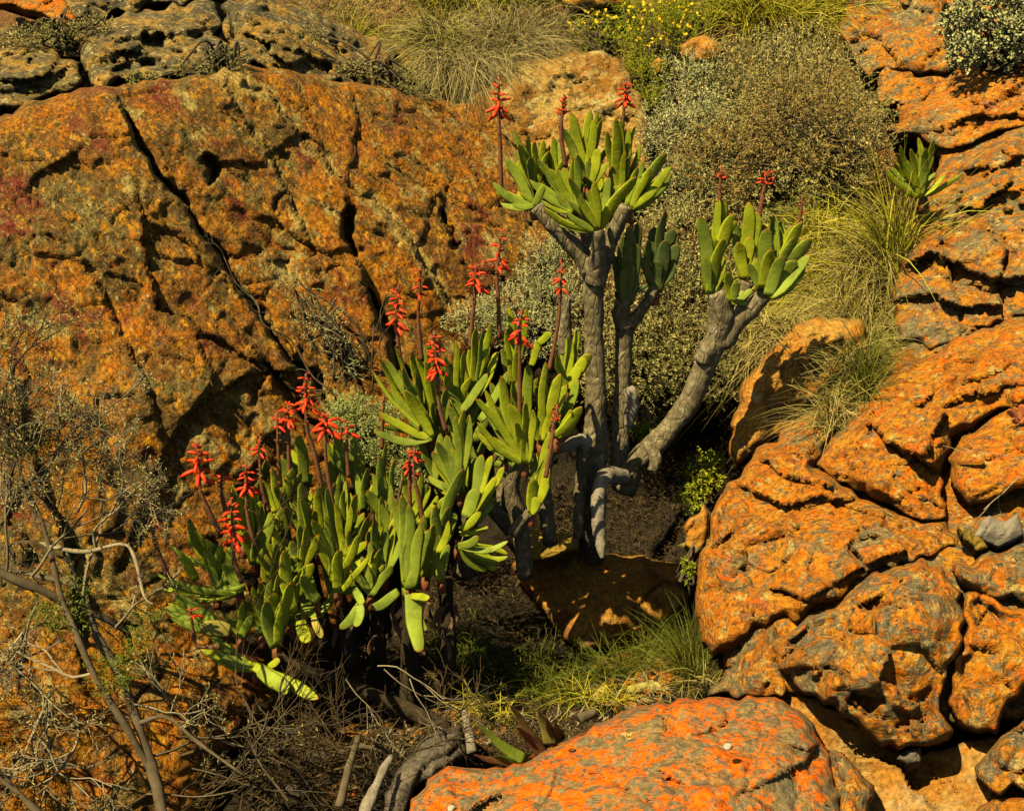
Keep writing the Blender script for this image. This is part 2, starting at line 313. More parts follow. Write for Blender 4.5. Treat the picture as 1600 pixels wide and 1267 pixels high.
def rock(name, poly, depth, mat, H=.12, R=50, s=4, off=0, cracks=(), amp=(.05, .05, .02, .01), seed=0, thick=.5, parent=None, aniso=(1, 1, 1.9), rot=ROT, edge=5, strata=0, ck=1.):
    """a solid stone: bulging front that rolls away at its outline, walls and a back"""
    P = rough_poly(poly, edge, 14, seed); lo = P.min(0) - s; hi = P.max(0) + s
    xs = np.arange(lo[0], hi[0] + s, s); ys = np.arange(lo[1], hi[1] + s, s); nx, ny = len(xs), len(ys)
    X, Y = np.meshgrid(xs, ys); Q = np.stack([X.ravel(), Y.ravel()], 1)
    sd, cp = poly_sdf(Q, P); keep = sd > -s * 1.05
    Q = np.where((sd < 0)[:, None], cp, Q); sdc = np.maximum(sd, 0)
    t = np.clip(sdc / R, 0, 1); prof = .55 * np.sqrt(1 - (1 - np.clip(sdc / (R * .2), 0, 1)) ** 2) + .45 * np.sqrt(1 - (1 - np.clip(sdc / (R * 1.5), 0, 1)) ** 2)
    d0 = (depth(Q[:, 0], Q[:, 1]) if callable(depth) else np.full(len(Q), float(depth))) + off
    W = at(Q[:, 0], Q[:, 1], d0); A = (W @ rot.T) * np.array(aniso)
    wsoft = np.clip(sdc / 18, .3, 1)
    h1 = fbm(A * 1.6, 3, seed); f1, e1 = facet(A * 3.0 + fbm(A * 4, 2, 5)[:, None] * .5 + seed, seed); f2, e2 = facet(A * 8.5 + fbm(A * 9, 2, 6)[:, None] * .5, seed + 3); h4 = ridged(A * 11, 4, seed + 9)
    hh = amp[0] * 1.2 * h1 + amp[0] * 1.1 * ridged(A * 1.9, 5, seed + 30) + amp[1] * f1 * 1.4 + amp[2] * f2 * 1.4 + amp[3] * 2 * h4
    hh -= amp[1] * .16 * np.exp(-(e1 / .04) ** 2) + amp[2] * .22 * np.exp(-(e2 / .07) ** 2)
    if strata:
        q = A[:, 2] * 9 + fbm(A * 3, 3, 4) * 3; fr = q - np.floor(q); hh += strata * (fr ** 2 - .5)
    band = np.zeros(len(Q))
    for ci, (L, cw, cd, stp) in enumerate(cracks):
        nz = fbm(np.c_[Q / 28., np.zeros(len(Q))], 3, 11) * 16; nz2 = 1 + 1.3 * fbm(np.c_[Q / 60., np.ones(len(Q))], 2, 12)
        dm, sg, tt = line_dist(Q + np.c_[nz, -nz], L); ww = cw * np.clip(nz2, .4, 2) * np.clip(np.minimum(tt, 1 - tt) * 6 + .25, 0, 1)
        if ci < 3 or (cd > .11 and ci % 2): band = np.maximum(band, np.exp(-(np.abs(dm - 5) / (15 if ci < 3 else 8)) ** 2) * (.5 + nz2 * .4))
        hh -= cd * np.exp(-(dm / ww) ** 2); hh += stp * sg * np.exp(-dm / 55.) * np.clip(dm / ww, 0, 1)
    d = d0 - H * prof + H * .6 - hh * wsoft
    d = np.where(sd <= 0, d + H * .5, d)
    V = at(Q[:, 0], Q[:, 1], d)
    idx = np.arange(nx * ny).reshape(ny, nx); q4 = np.stack([idx[1:, :-1], idx[1:, 1:], idx[:-1, 1:], idx[:-1, :-1]], -1).reshape(-1, 4)
    ok = keep[q4].all(1) & ((sd[q4] > 0).sum(1) >= 1); q4 = q4[ok]
    used = np.unique(q4); mp = np.full(nx * ny, -1); mp[used] = np.arange(len(used)); q4 = mp[q4]; V = V[used]; Q = Q[used]; d = d[used]; band = band[used]
    # boundary edges -> wall + back
    e = np.concatenate([q4[:, [0, 1]], q4[:, [1, 2]], q4[:, [2, 3]], q4[:, [3, 0]]]); key = np.sort(e, 1); k = key[:, 0].astype(np.int64) * len(V) + key[:, 1]
    u, inv, cnt = np.unique(k, return_inverse=True, return_counts=True); be = e[cnt[inv] == 1]
    bv = np.unique(be); c = V.mean(0); bm = np.full(len(V), -1); bm[bv] = np.arange(len(bv))
    ray = V[bv] - C0; ray /= np.linalg.norm(ray, axis=1)[:, None]
    n0 = len(V); r1 = V[bv] + ray * thick * .35 + np.array([0, 0, -.02]); r2 = c + (V[bv] - c) * .72 + ray * thick
    cb = c + Fv * thick * 1.15
    VV = np.concatenate([V, r1, r2, cb[None]]); nb = len(bv); b0 = bm[be[:, 0]]; b1 = bm[be[:, 1]]
    w1 = np.stack([be[:, 1], be[:, 0], n0 + b0, n0 + b1], 1); w2 = np.stack([n0 + b1, n0 + b0, n0 + nb + b0, n0 + nb + b1], 1)
    w3 = np.stack([n0 + nb + b1, n0 + nb + b0, np.full(len(be), n0 + 2 * nb)], 1)
    return mesh_np(name, VV, [q4, w1, w2, w3], mat, parent, attr={'band': np.r_[band, np.zeros(len(VV) - len(band))]})

# ------------------------------------------------------------------ terrain
def sheet(name, x0, x1, y0, y1, s, f, mat, amp):
    xs = np.arange(x0, x1 + s, s); ys = np.arange(y0, y1 + s, s); X, Y = np.meshgrid(xs, ys); nx, ny = len(xs), len(ys)
    d = f(X, Y).ravel(); W = at(X.ravel(), Y.ravel(), d); A = W * 1.0
    f1, e1 = facet(A * 5, 3); d = d - amp * (fbm(A * 2, 4, 1) * 2.5 + f1 * 1.0 + fbm(A * 14, 4, 2) * .9)
    V = at(X.ravel(), Y.ravel(), d); idx = np.arange(nx * ny).reshape(ny, nx)
    q = np.stack([idx[1:, :-1], idx[1:, 1:], idx[:-1, 1:], idx[:-1, :-1]], -1).reshape(-1, 4)
    return mesh_np(name, V, [q], mat)
g = sheet('ground', -500, 2100, -350, 1700, 7, GROUND, M_shade_soil, .06); tag(g, kind='structure')
# wide hillside below and around everything
xs = np.linspace(-120, 120, 161); ys = np.linspace(-60, 160, 161); X, Y = np.meshgrid(xs, ys)
Z = CAMZ - 3.1 + .22 * (Y - 2.4) + 1.6 * fbm(np.c_[X.ravel() / 9, Y.ravel() / 9, 0 * X.ravel()], 4, 5).reshape(X.shape) * np.clip((np.hypot(X, Y - 3) - 6) / 6, 0, 1)
Z -= .5 * np.clip((8 - Y) / 8, 0, 1)
idx = np.arange(161 * 161).reshape(161, 161); q = np.stack([idx[:-1, :-1], idx[:-1, 1:], idx[1:, 1:], idx[1:, :-1]], -1).reshape(-1, 4)
tag(mesh_np('hillside', np.c_[X.ravel(), Y.ravel(), Z.ravel()], [q], M_soil), kind='structure')

# left rock face with its fractures
fp = [(-420,230),(-100,200),(20,178),(50,158),(140,137),(280,124),(350,103),(430,110),(560,130),(665,150),(760,165),(840,215),(900,290),(880,380),(830,450),(790,540),(720,640),(660,720),(600,820),(560,950),(480,1080),(350,1180),(300,1420),(-420,1420)]
cr = [([(190,165),(215,215),(240,270),(290,325),(345,400),(395,480),(440,540),(490,600),(520,640)], 5.10, 0.160, .05),
      ([(340,60),(385,130),(430,160),(470,215),(520,270),(600,330),(650,400),(700,470)], 2.23, 0.045, .03),
      ([(345,110),(375,170),(420,240),(445,290),(470,350)], 1.91, 0.030, .02),
      ([(520,70),(550,130),(560,180),(550,260),(600,290)], 1.91, 0.040, .02),
      ([(545,320),(545,370),(555,405)], 4.25, 0.160, .02), ([(575,450),(600,500),(620,560),(640,600)], 5.95, 0.160, .04), ([(690,320),(705,360),(715,390)], 3.40, 0.120, .02),
      ([(230,385),(240,440),(245,480),(290,500),(330,530),(400,580)], 1.91, 0.035, .03), ([(0,450),(45,430),(50,400)], 1.91, 0.030, .02),
      ([(320,240),(335,265),(325,290)], 6.80, 0.140, 0), ([(430,330),(435,310),(450,300)], 1.91, 0.050, 0), ([(600,250),(640,280),(680,300)], 1.91, 0.040, .02),
      ([(420,580),(470,640),(520,690)], 5.10, 0.140, .04), ([(450,580),(380,590),(350,610)], 1.91, 0.030, .02), ([(80,330),(150,375),(210,400),(260,430)], 1.59, 0.020, .02),
      ([(0,1010),(60,980),(110,990),(160,960)], 1.91, 0.025, .02), ([(20,1180),(70,1200),(130,1190)], 2.55, 0.045, .03), ([(150,440),(190,520),(230,600),(240,640)], 1.59, 0.018, .015),
      ([(700,200),(740,270),(790,330),(850,360)], 1.91, 0.035, .02), ([(640,340),(700,345),(760,350),(800,370)], 1.91, 0.030, .02), ([(300,640),(260,700),(220,800)], 1.91, 0.020, .02),
      ([(30,640),(60,760),(110,860),(120,980)], 1.91, 0.025, .03), ([(300,480),(350,420),(420,390),(480,400)], 1.91, 0.025, .02), ([(560,130),(590,180),(660,210)], 1.91, 0.035, .02)]
ROTL = np.array([[.62, 0, -.78], [0, 1, 0], [.78, 0, .62]])
face = rock('rock_face', fp, FACE, M_face, H=.2, R=70, s=4, cracks=cr, amp=(.075, .03, .02, .012), seed=21, thick=.9, aniso=(1, 1, 1.7), rot=ROTL, edge=8)
tag(face, kind='structure')
for i, (pl, off, H) in enumerate([([(425,420),(440,400),(490,392),(540,400),(575,440),(590,490),(570,520),(500,530),(450,500),(430,460)], -.02, .07),
        ([(600,360),(620,348),(650,365),(660,400),(640,410),(610,395)], -.01, .05), ([(412,590),(435,568),(470,590),(480,640),(440,660),(415,625)], 0, .06),
        ([(255,480),(300,478),(350,500),(400,520),(430,560),(400,580),(330,540),(280,520)], 0, .05), ([(360,620),(400,612),(440,630),(455,665),(420,690),(370,680)], 0, .05),
        ([(230,380),(290,378),(330,400),(345,450),(300,470),(250,460)], 0, .04), ([(640,190),(700,180),(760,215),(770,260),(720,270),(660,240)], 0, .05),
        ([(500,290),(560,280),(590,310),(580,345),(520,340)], 0, .04), ([(20,1000),(90,975),(170,1000),(190,1080),(150,1170),(60,1185),(15,1110)], -.02, .08),
        ([(700,380),(750,370),(800,400),(790,440),(730,440)], 0, .05), ([(430,140),(490,150),(530,180),(500,200),(450,190)], 0, .04)]):
    rock('stone', pl, FACE, M_face if i % 3 else M_tan, H=H, R=22, s=5, off=off, amp=(.02, .03, .02, .01), seed=40 + i, thick=.25, parent=face, rot=ROTL)

def boulder(poly, depth, mat, label, cat='boulder', name='boulder', **k):
    o = rock(name, poly, depth, mat, **k); tag(o, label, cat); return o
# ledge above the face
TOP = rbf([(-100,100,4.5),(100,100,4.6),(300,60,4.9),(450,80,5.1),(640,120,5.6),(0,0,5.1),(300,-40,5.5),(600,0,6.2),(-100,190,4.15),(350,105,4.6)])
boulder([(-260,60),(-100,35),(30,45),(75,68),(125,98),(132,128),(100,146),(60,156),(20,172),(-100,195),(-260,220)], TOP, M_ledge, 'dark lichened boulder at the upper left edge above the long ochre rock face', H=0.120, R=45, seed=51, edge=12, amp=(.13,.10,.055,.02))
boulder([(128,98),(115,62),(160,32),(270,6),(335,4),(352,40),(350,85),(330,104),(280,120),(200,128),(142,133)], TOP, M_ledge, 'grey and ochre pitted boulder with deep shadowed hollows on the ledge', H=0.120, R=40, seed=52, edge=12, amp=(.13,.10,.055,.02), off=-.02, cracks=[([(220,60),(245,70),(260,50)],9,.16,0),([(180,110),(230,100),(270,112)],8,.14,0)])
boulder([(345,8),(420,-10),(520,30),(600,70),(665,118),(668,146),(560,136),(440,118),(360,102)], TOP, M_ledge, 'weathered grey rock shelf above the cliff, left of the big grass tussock', name='rock_shelf', cat='rock', H=0.084, R=30, seed=53, edge=12, amp=(.13,.10,.055,.02), off=-.02, cracks=[([(360,20),(362,60),(385,110)],5,.12,.03),([(520,60),(545,95),(555,130)],4,.1,0)])
boulder([(-60,-60),(60,-60),(125,35),(104,46),(60,22),(20,10),(-60,10)], TOP, M_b4, 'red-brown wedge of rock in the top left corner', name='rock_wedge', cat='rock', H=.12, R=26, seed=54, off=.25)
boulder([(120,45),(90,10),(120,-60),(340,-60),(350,2),(270,8),(160,34)], TOP, M_ledge, 'pale grey lichened rock behind the pitted boulder at the top edge', cat='rock', name='lichened_rock', H=0.090, R=30, seed=55, edge=12, amp=(.13,.10,.055,.02), off=.35)
boulder([(40,55),(90,40),(140,52),(135,95),(90,90),(60,75)], TOP, M_ledge, 'small pale grey rock wedged between two ledge boulders', cat='rock', name='lichened_rock', H=.1, R=25, seed=56, off=.06)
boulder([(735,150),(758,130),(788,110),(841,90),(880,88),(928,78),(968,92),(990,120),(1010,180),(1020,260),(960,300),(860,270),(770,200)], lambda x, y: 5.55 - (y - 90) * .0022, M_tan, 'tan knobbly rock behind the tallest aloe crown', name='rock', cat='rock', H=.13, R=30, seed=57, amp=(.08,.05,.03,.02), edge=10)
boulder([(1062,72),(1080,60),(1100,56),(1132,76),(1128,100),(1085,100),(1066,90)], 5.6, M_bare, 'bright orange stone between the green bush and grey shrubs', name='rock', cat='rock', H=.12, R=22, s=3, seed=58)
boulder([(1015,100),(1030,88),(1045,98),(1042,122),(1020,122)], 5.6, M_bare, 'small orange stone under the green flowering bush', name='rock', cat='rock', H=.08, R=14, s=3, seed=59)
boulder([(878,6),(900,-20),(980,-20),(985,10),(940,16),(900,20)], 6.2, M_bare, 'orange rock at the top edge beside the grass tussock', name='rock', cat='rock', H=.12, R=18, seed=60)

# right-hand boulders
tag(rock('bedrock', [(1500,-60),(1760,-60),(1760,1120),(1500,1130),(1350,1100),(1200,1080),(1130,1040),(1110,960),(1130,860),(1200,740),(1300,650),(1420,520),(1420,400),(1470,250),(1380,150),(1340,60)], lambda x, y: RIGHT(x, y) + .085, M_b3, H=0.055, R=40, s=7, seed=50, thick=.5), kind='structure')
KB = dict(amp=(.10, .07, .04, .015), strata=.01, edge=10)
boulder([(1311,53),(1320,25),(1345,-60),(1472,-60),(1478,50),(1495,108),(1455,116),(1417,112),(1385,108),(1358,126),(1337,102)], RIGHT, M_b3, 'brown angular boulder at the top right, left of the silvery bush', H=0.138, R=40, seed=61, **KB)
boulder([(1367,155),(1394,119),(1455,119),(1464,134),(1450,152),(1417,169),(1386,169)], RIGHT, M_b3, 'small ochre block wedged under the top right boulder', H=0.083, R=26, seed=62, off=.05, **KB)
boulder([(1384,196),(1424,160),(1460,144),(1492,116),(1538,78),(1600,55),(1760,0),(1760,215),(1600,200),(1541,216),(1519,228),(1470,236),(1435,214),(1401,214)], RIGHT, M_b1, 'long orange-brown slab below the silvery bush', H=0.121, R=45, seed=63, off=-.02, cracks=[([(1500,190),(1540,180),(1600,185)],2.73,0.068,-0.039)], **KB)
boulder([(1435,330),(1460,296),(1500,258),(1549,225),(1600,196),(1760,170),(1760,480),(1600,494),(1547,515),(1522,514),(1476,542),(1452,551),(1405,538),(1394,505),(1392,450),(1408,405),(1432,356)], RIGHT, M_b3, 'massive grey-brown boulder with square joint blocks at the right edge', H=0.154, R=55, seed=64, amp=(.12,.10,.05,.016), strata=.018, edge=10,
    cracks=[([(1545,355),(1568,372),(1574,420),(1560,440),(1572,500)],2.27,0.090,0.052),([(1410,420),(1450,400),(1500,410),(1545,440),(1610,430)],1.82,0.068,-0.065),([(1478,400),(1490,450),(1500,485)],2.27,0.068,0.039),([(1400,470),(1450,462),(1500,485),(1560,480)],2.27,0.079,-0.052),([(1435,360),(1470,350),(1520,355)],1.82,0.045,0.039)])
boulder([(1160,598),(1185,568),(1242,506),(1277,494),(1345,498),(1360,540),(1300,600),(1263,640),(1200,700),(1150,730),(1138,705),(1146,648)], lambda x, y: 3.96 - (x - 1200) * .0002 - (y - 600) * .0004, M_bare, 'upright golden rock carrying the aloe crown shadow, right of the leaning branch', H=0.110, R=40, seed=65, amp=(.03,.03,.02,.01))
boulder([(1086,940),(1103,850),(1107,808),(1128,769),(1164,730),(1196,691),(1240,655),(1291,599),(1350,600),(1306,673),(1276,727),(1334,763),(1390,788),(1441,810),(1482,810),(1500,835),(1512,862),(1441,872),(1352,902),(1326,926),(1304,946),(1256,973),(1212,970),(1160,1003),(1113,1025),(1095,985)], RIGHT, M_b1, 'broad orange-brown boulder sloping into the dark hollow, beside the green tuft', H=0.165, R=60, seed=66, off=.02, amp=(.15,.08,.045,.015), strata=.014, edge=10,
    cracks=[([(1105,832),(1140,812),(1165,804),(1200,815),(1228,828)],1.82,0.056,0.065),([(1140,890),(1180,910),(1230,930)],1.36,0.034,0.039),([(1350,885),(1325,860),(1340,830)],1.82,0.045,0.039),([(1290,760),(1230,745),(1190,720)],1.36,0.028,0.026),([(1120,860),(1110,850)],3.64,0.056,0.000)])
boulder([(1274,727),(1306,673),(1355,620),(1402,554),(1455,553),(1522,516),(1600,497),(1760,465),(1760,640),(1560,642),(1502,676),(1477,712),(1470,740),(1476,788),(1480,812),(1441,814),(1390,792),(1334,767)], RIGHT, M_b4, 'large orange slab with reddish patches in the middle right', H=0.132, R=45, seed=67, off=-.05, amp=(.14,.08,.045,.015), strata=.014, edge=10,
    cracks=[([(1388,693),(1415,712),(1445,722),(1472,738)],2.73,0.090,-0.065),([(1480,620),(1500,590),(1530,560)],1.82,0.040,0.039),([(1340,740),(1380,745),(1440,785)],1.36,0.034,0.026),([(1420,640),(1480,640)],1.36,0.028,0.039)])
boulder([(1476,716),(1502,678),(1562,644),(1760,630),(1760,745),(1600,764),(1545,785),(1512,792),(1488,762)], RIGHT, M_b4, 'rounded bright orange boulder below the small red succulent', H=0.132, R=40, seed=68, off=-.04, **KB)
boulder([(1484,876),(1530,866),(1600,845),(1760,820),(1760,950),(1600,945),(1560,942),(1508,922),(1488,897)], RIGHT, M_b2, 'flat grey rock with pale lichen at the right edge under the dead leaves', H=0.110, R=30, seed=69, off=.02, **KB)
boulder([(1105,1088),(1153,1022),(1212,972),(1232,1000),(1214,1034),(1231,1060),(1226,1092),(1180,1092)], RIGHT, M_b3, 'narrow grey-brown rock strip between the front boulder and the big grey one', H=0.083, R=30, seed=70, off=.03, **KB)
boulder([(1212,1036),(1200,1004),(1250,974),(1304,948),(1352,902),(1441,870),(1472,886),(1505,925),(1502,1014),(1480,1058),(1471,1095),(1478,1124),(1492,1143),(1466,1161),(1433,1165),(1404,1175),(1352,1146),(1341,1132),(1304,1102),(1256,1084),(1231,1058)], RIGHT, M_b2, 'big faceted grey boulder flecked with orange lichen, centre of the right pile', H=0.165, R=55, seed=71, off=-.07, amp=(.14,.11,.05,.015), strata=.014, edge=10,
    cracks=[([(1350,1110),(1400,1140),(1470,1120)],1.82,0.045,0.052),([(1350,1040),(1390,1070),(1420,1090)],1.13,0.028,0.026),([(1250,1010),(1300,1050),(1340,1090)],1.36,0.028,0.039)])
boulder([(1505,964),(1508,924),(1600,948),(1760,950),(1760,1040),(1600,1074),(1577,1095),(1559,1150),(1529,1143),(1500,1132),(1480,1097),(1486,1058),(1504,1014)], RIGHT, M_b1, 'grey and ochre boulder right of the big faceted one', H=0.121, R=38, seed=72, off=-.03, cracks=[([(1500,1060),(1550,1070),(1600,1040)],1.82,0.040,0.039)], **KB)
boulder([(1215,1060),(1340,1128),(1440,1178),(1540,1150),(1610,1160),(1760,1150),(1760,1420),(1290,1420),(1260,1150),(1200,1100)], lambda x, y: RIGHT(x, y) + .10, M_slab, 'smooth pale ochre slab lying low between the boulders at the bottom right', name='rock_slab', cat='rock', H=0.033, R=30, seed=73, amp=(.04,.015,.006,.002), cracks=[([(1308,1172),(1360,1180),(1407,1200),(1430,1230)],2.27,0.040,0.065)])
boulder([(1522,1198),(1544,1172),(1600,1124),(1760,1090),(1760,1260),(1600,1238),(1545,1234),(1526,1216)], RIGHT, M_b2, 'dark angular boulder at the lower right edge', H=0.110, R=32, seed=74, off=-.05, **KB)
boulder([(1500,1290),(1529,1258),(1566,1238),(1600,1240),(1760,1260),(1760,1420),(1480,1420)], RIGHT, M_b1, 'orange lichened rock in the bottom right corner', H=0.088, R=32, seed=75, off=.0, **KB)
boulder([(1400,1185),(1415,1168),(1440,1165),(1440,1190),(1418,1195)], RIGHT, M_grey, 'small dark stone tucked under the big faceted boulder', name='stone', cat='stone', H=0.033, R=14, s=3, seed=76, off=-.0, thick=.08)
boulder([(1068,822),(1098,786),(1108,800),(1104,845),(1086,868),(1070,850)], 3.55, M_bare, 'orange shard of rock leaning beside the dark hollow', name='stone', cat='stone', H=0.033, R=15, s=3, seed=77, thick=.2)
boulder([(600,1420),(628,1290),(642,1248),(668,1215),(700,1194),(760,1200),(830,1186),(900,1150),(985,1106),(1060,1090),(1140,1090),(1212,1088),(1250,1108),(1272,1130),(1290,1165),(1318,1240),(1300,1420)], FRONT, M_front, 'front boulder thickly covered with bright orange lichen at the bottom', H=0.143, R=60, s=3.5, seed=78, amp=(.07,.05,.025,.011), thick=.6, edge=8,
    cracks=[([(1020,1115),(1080,1125),(1110,1130)],1.36,0.017,0.013),([(780,1215),(850,1205),(890,1180)],1.36,0.017,0.019),([(1285,1150),(1262,1190),(1240,1200)],1.82,0.028,0.026)])
boulder([(1292,1168),(1318,1176),(1340,1200),(1366,1226),(1350,1300),(1340,1420),(1290,1420),(1310,1260),(1296,1200)], FRONT, M_b2, 'grey rugged flank stone right beside the orange front boulder', H=0.083, R=25, seed=79, off=.02, amp=(.04,.07,.04,.015))
# hollow
boulder([(790,842),(828,824),(866,830),(905,836),(906,858),(880,864),(836,876),(812,876)], lambda x, y: 3.86 - (y - 850) * .004, M_yrock, 'flat mossy yellow ledge stone under the single small aloe fan', name='stone', cat='stone', H=.05, R=14, s=3, seed=80, thick=.15)
boulder([(800,880),(815,868),(850,874),(900,862),(960,862),(1060,880),(1078,930),(1040,985),(960,1006),(915,1024),(880,1000),(862,975),(836,945),(812,910)], lambda x, y: 3.98 - (y - 940) * .0012 + abs(x - 900) * .0008, M_bare, 'smooth orange boulder dappled with leaf shadows in the dark hollow', H=.16, R=50, seed=81, amp=(.03,.03,.008,.002), thick=.4)
boulder([(595,1400),(600,1240),(625,1195),(660,1150),(720,1130),(735,1180),(700,1200),(650,1230)], lambda x, y: 2.95 - (y - 1200) * .001, M_grey, 'grey stone with a green moss spot left of the front boulder', H=.12, R=25, seed=83)
for i, (x, y, r) in enumerate([(500,1180,26),(560,1150,30),(470,1230,24),(690,1110,22),(780,1130,18),(930,1075,15),(870,1110,14),(620,1130,22),(430,1160,20),(540,1240,30)]):
    a = np.linspace(0, 6.28, 8)[:-1]; pl = [(x + r * 1.3 * math.cos(t) * random.uniform(.8, 1.15), y + r * .8 * math.sin(t) * random.uniform(.8, 1.15)) for t in a]
    lab = ['grey stone under the dead twigs at the bottom', 'shaded stone half buried in twigs below the aloes', 'low stone at the bottom left among dry branches', 'shaded stone left of the spiky red aloe', 'brown stone just above the spiky red aloe', 'small stone in the grass by the yellow fallen leaf', 'small brown stone above the front boulder', 'grey stone behind the white curved twigs', 'stone in shade at the foot of the leftmost leaves', 'stone beside the bleached log at the bottom edge'][i]
    boulder(pl, lambda xx, yy: GROUND(xx, yy) - .03, [M_grey, M_b3, M_grey, M_b2][i % 4], lab, name='stone', cat='stone', H=.07, R=r * .7, s=3, seed=90 + i, thick=.12)
print('rocks done')

# ================================================================== plant builders
def basis(a):
    a = a / np.linalg.norm(a); h = np.array([0, 0, 1.]) if abs(a[2]) < .9 else np.array([1., 0, 0]); u = np.cross(h, a); u /= np.linalg.norm(u); return a, u, np.cross(a, u)
def spline(pts, k=5):
    P = np.asarray(pts, float)
    if len(P) < 3: return np.array([P[0] + (P[-1] - P[0]) * t for t in np.linspace(0, 1, k + 1)])
    Q = np.vstack([2 * P[0] - P[1], P, 2 * P[-1] - P[-2]]); out = []
    for i in range(1, len(Q) - 2):
        for t in np.linspace(0, 1, k, endpoint=False):
            a, b, c, d = Q[i - 1:i + 3]; out.append(.5 * (2 * b + (c - a) * t + (2 * a - 5 * b + 4 * c - d) * t * t + (3 * b - a - 3 * c + d) * t ** 3))
    out.append(Q[-2]); return np.array(out)
def tube_arr(P, r, sides=8, cap=True, rough=0, seed=0):
    P = np.asarray(P, float); n = len(P); r = np.broadcast_to(np.asarray(r, float), (n,)); T = np.gradient(P, axis=0); T /= np.linalg.norm(T, axis=1)[:, None] + 1e-12
    _, u, _v = basis(T[0]); V = []
    for i in range(n):
        u = u - T[i] * (u @ T[i]); u /= np.linalg.norm(u); v = np.cross(T[i], u)
        a = np.arange(sides) * 2 * math.pi / sides; V.append(P[i] + r[i] * (np.cos(a)[:, None] * u + np.sin(a)[:, None] * v))
    V = np.concatenate(V)
    if rough:
        c = np.repeat(P, sides, 0); dr = V - c; V = c + dr * (1 + rough * (2.2 * fbm(V * 16, 3, seed) + 1.2 * fbm(V * 55, 2, seed + 3)))[:, None]
    i = np.arange(n - 1)[:, None] * sides; j = np.arange(sides)[None]; k = (j + 1) % sides
    F = np.stack([i + j, i + k, i + sides + k, i + sides + j], -1).reshape(-1, 4); ring = np.repeat(np.r_[0, np.cumsum(np.linalg.norm(np.diff(P, axis=0), axis=1))], sides)
    tri = np.zeros((0, 3), int)
    if cap:
        V = np.vstack([V, P[0], P[-1]]); ring = np.r_[ring, 0, ring[-1]]; m = n * sides; q = np.arange(sides)
        tri = np.vstack([np.stack([np.full(sides, m), (q + 1) % sides, q], 1), np.stack([np.full(sides, m + 1), (n - 1) * sides + q, (n - 1) * sides + (q + 1) % sides], 1)])
    return V, F, tri, ring
class MB:
    def __init__(s): s.V = []; s.Q = []; s.T = []; s.n = 0; s.A = []
    def add(s, V, Q=None, T=None, a=None):
        s.V.append(V)
        if Q is not None and len(Q): s.Q.append(np.asarray(Q) + s.n)
        if T is not None and len(T): s.T.append(np.asarray(T) + s.n)
        s.A.append(np.zeros(len(V)) if a is None else a); s.n += len(V)
    def tube(s, P, r, sides=8, cap=True, **k):
        V, F, T, a = tube_arr(P, r, sides, cap, **k); s.add(V, F, T, a)
    def build(s, name, mat, parent=None, smooth=True, origin=None):
        F = []
        if s.Q: F.append(np.concatenate(s.Q))
        if s.T: F.append(np.concatenate(s.T))
        return mesh_np(name, np.concatenate(s.V), F, mat, parent, smooth, {'ring': np.concatenate(s.A)}, origin)

LT = np.array([0, .1, .28, .48, .66, .8, .9, .96, 1.0]); LW = np.array([.74, .84, .95, 1.0, .97, .87, .70, .44, .08]); LK = np.array([1, .95, .85, .8, .75, .65, .5, .35, .1])
def leaf(parent, B, T, wid, roll=0., bend=.06, mat=None, name='leaf', taper=None, thick=.30, bdir=None):
    B = np.asarray(B, float); T = np.asarray(T, float); ax = T - B; L = np.linalg.norm(ax); a = ax / L
    view = -(B - C0); view /= np.linalg.norm(view); nrm = view - a * (view @ a); nrm /= np.linalg.norm(nrm) + 1e-9
    side = np.cross(a, nrm); c, s_ = math.cos(roll), math.sin(roll); sd = side * c + nrm * s_; nn = nrm * c - side * s_
    bd = nn if bdir is None else bdir
    lw = LW if taper is None else taper
    V = []; tip = []; al = []
    ang = np.arange(8) * math.pi / 4
    for t, w_, k in zip(LT, lw, LK):
        c0 = B + ax * t + bd * L * bend * 4 * (t * (1 - t)) * (-1) + sd * L * .012 * math.sin(t * 9 + roll * 7 + L * 50)
        cx = np.cos(ang); cy = np.sin(ang)
        # slightly channelled inner face
        V.append(c0 + (cx * wid * .5 * w_)[:, None] * sd + ((cy * .5 * thick * wid * k) - .07 * wid * k * (1 - cx ** 2) * (cy > 0))[:, None] * nn)
        rim = np.abs(cx) ** 6
        tip.append(np.clip(t ** 9 * 1.05 + rim * .38 * (.4 + t), 0, 1.2)); al.append(np.full(8, t * L * 12))
    V = np.concatenate(V); V = np.vstack([V, B, T + a * wid * .02]); tip = np.r_[np.concatenate(tip), 0, 1.1]; al = np.r_[np.concatenate(al), 0, L * 12]
    n = len(LT); i = np.arange(n - 1)[:, None] * 8; j = np.arange(8)[None]; k = (j + 1) % 8
    F = np.stack([i + j, i + k, i + 8 + k, i + 8 + j], -1).reshape(-1, 4); q = np.arange(8); m = n * 8
    tri = np.vstack([np.stack([np.full(8, m), (q + 1) % 8, q], 1), np.stack([np.full(8, m + 1), (n - 1) * 8 + q, (n - 1) * 8 + (q + 1) % 8], 1)])
    return mesh_np(name, V, [F, tri], mat or M_leafA, parent, True, {'tip': tip, 'along': al}, origin=B)

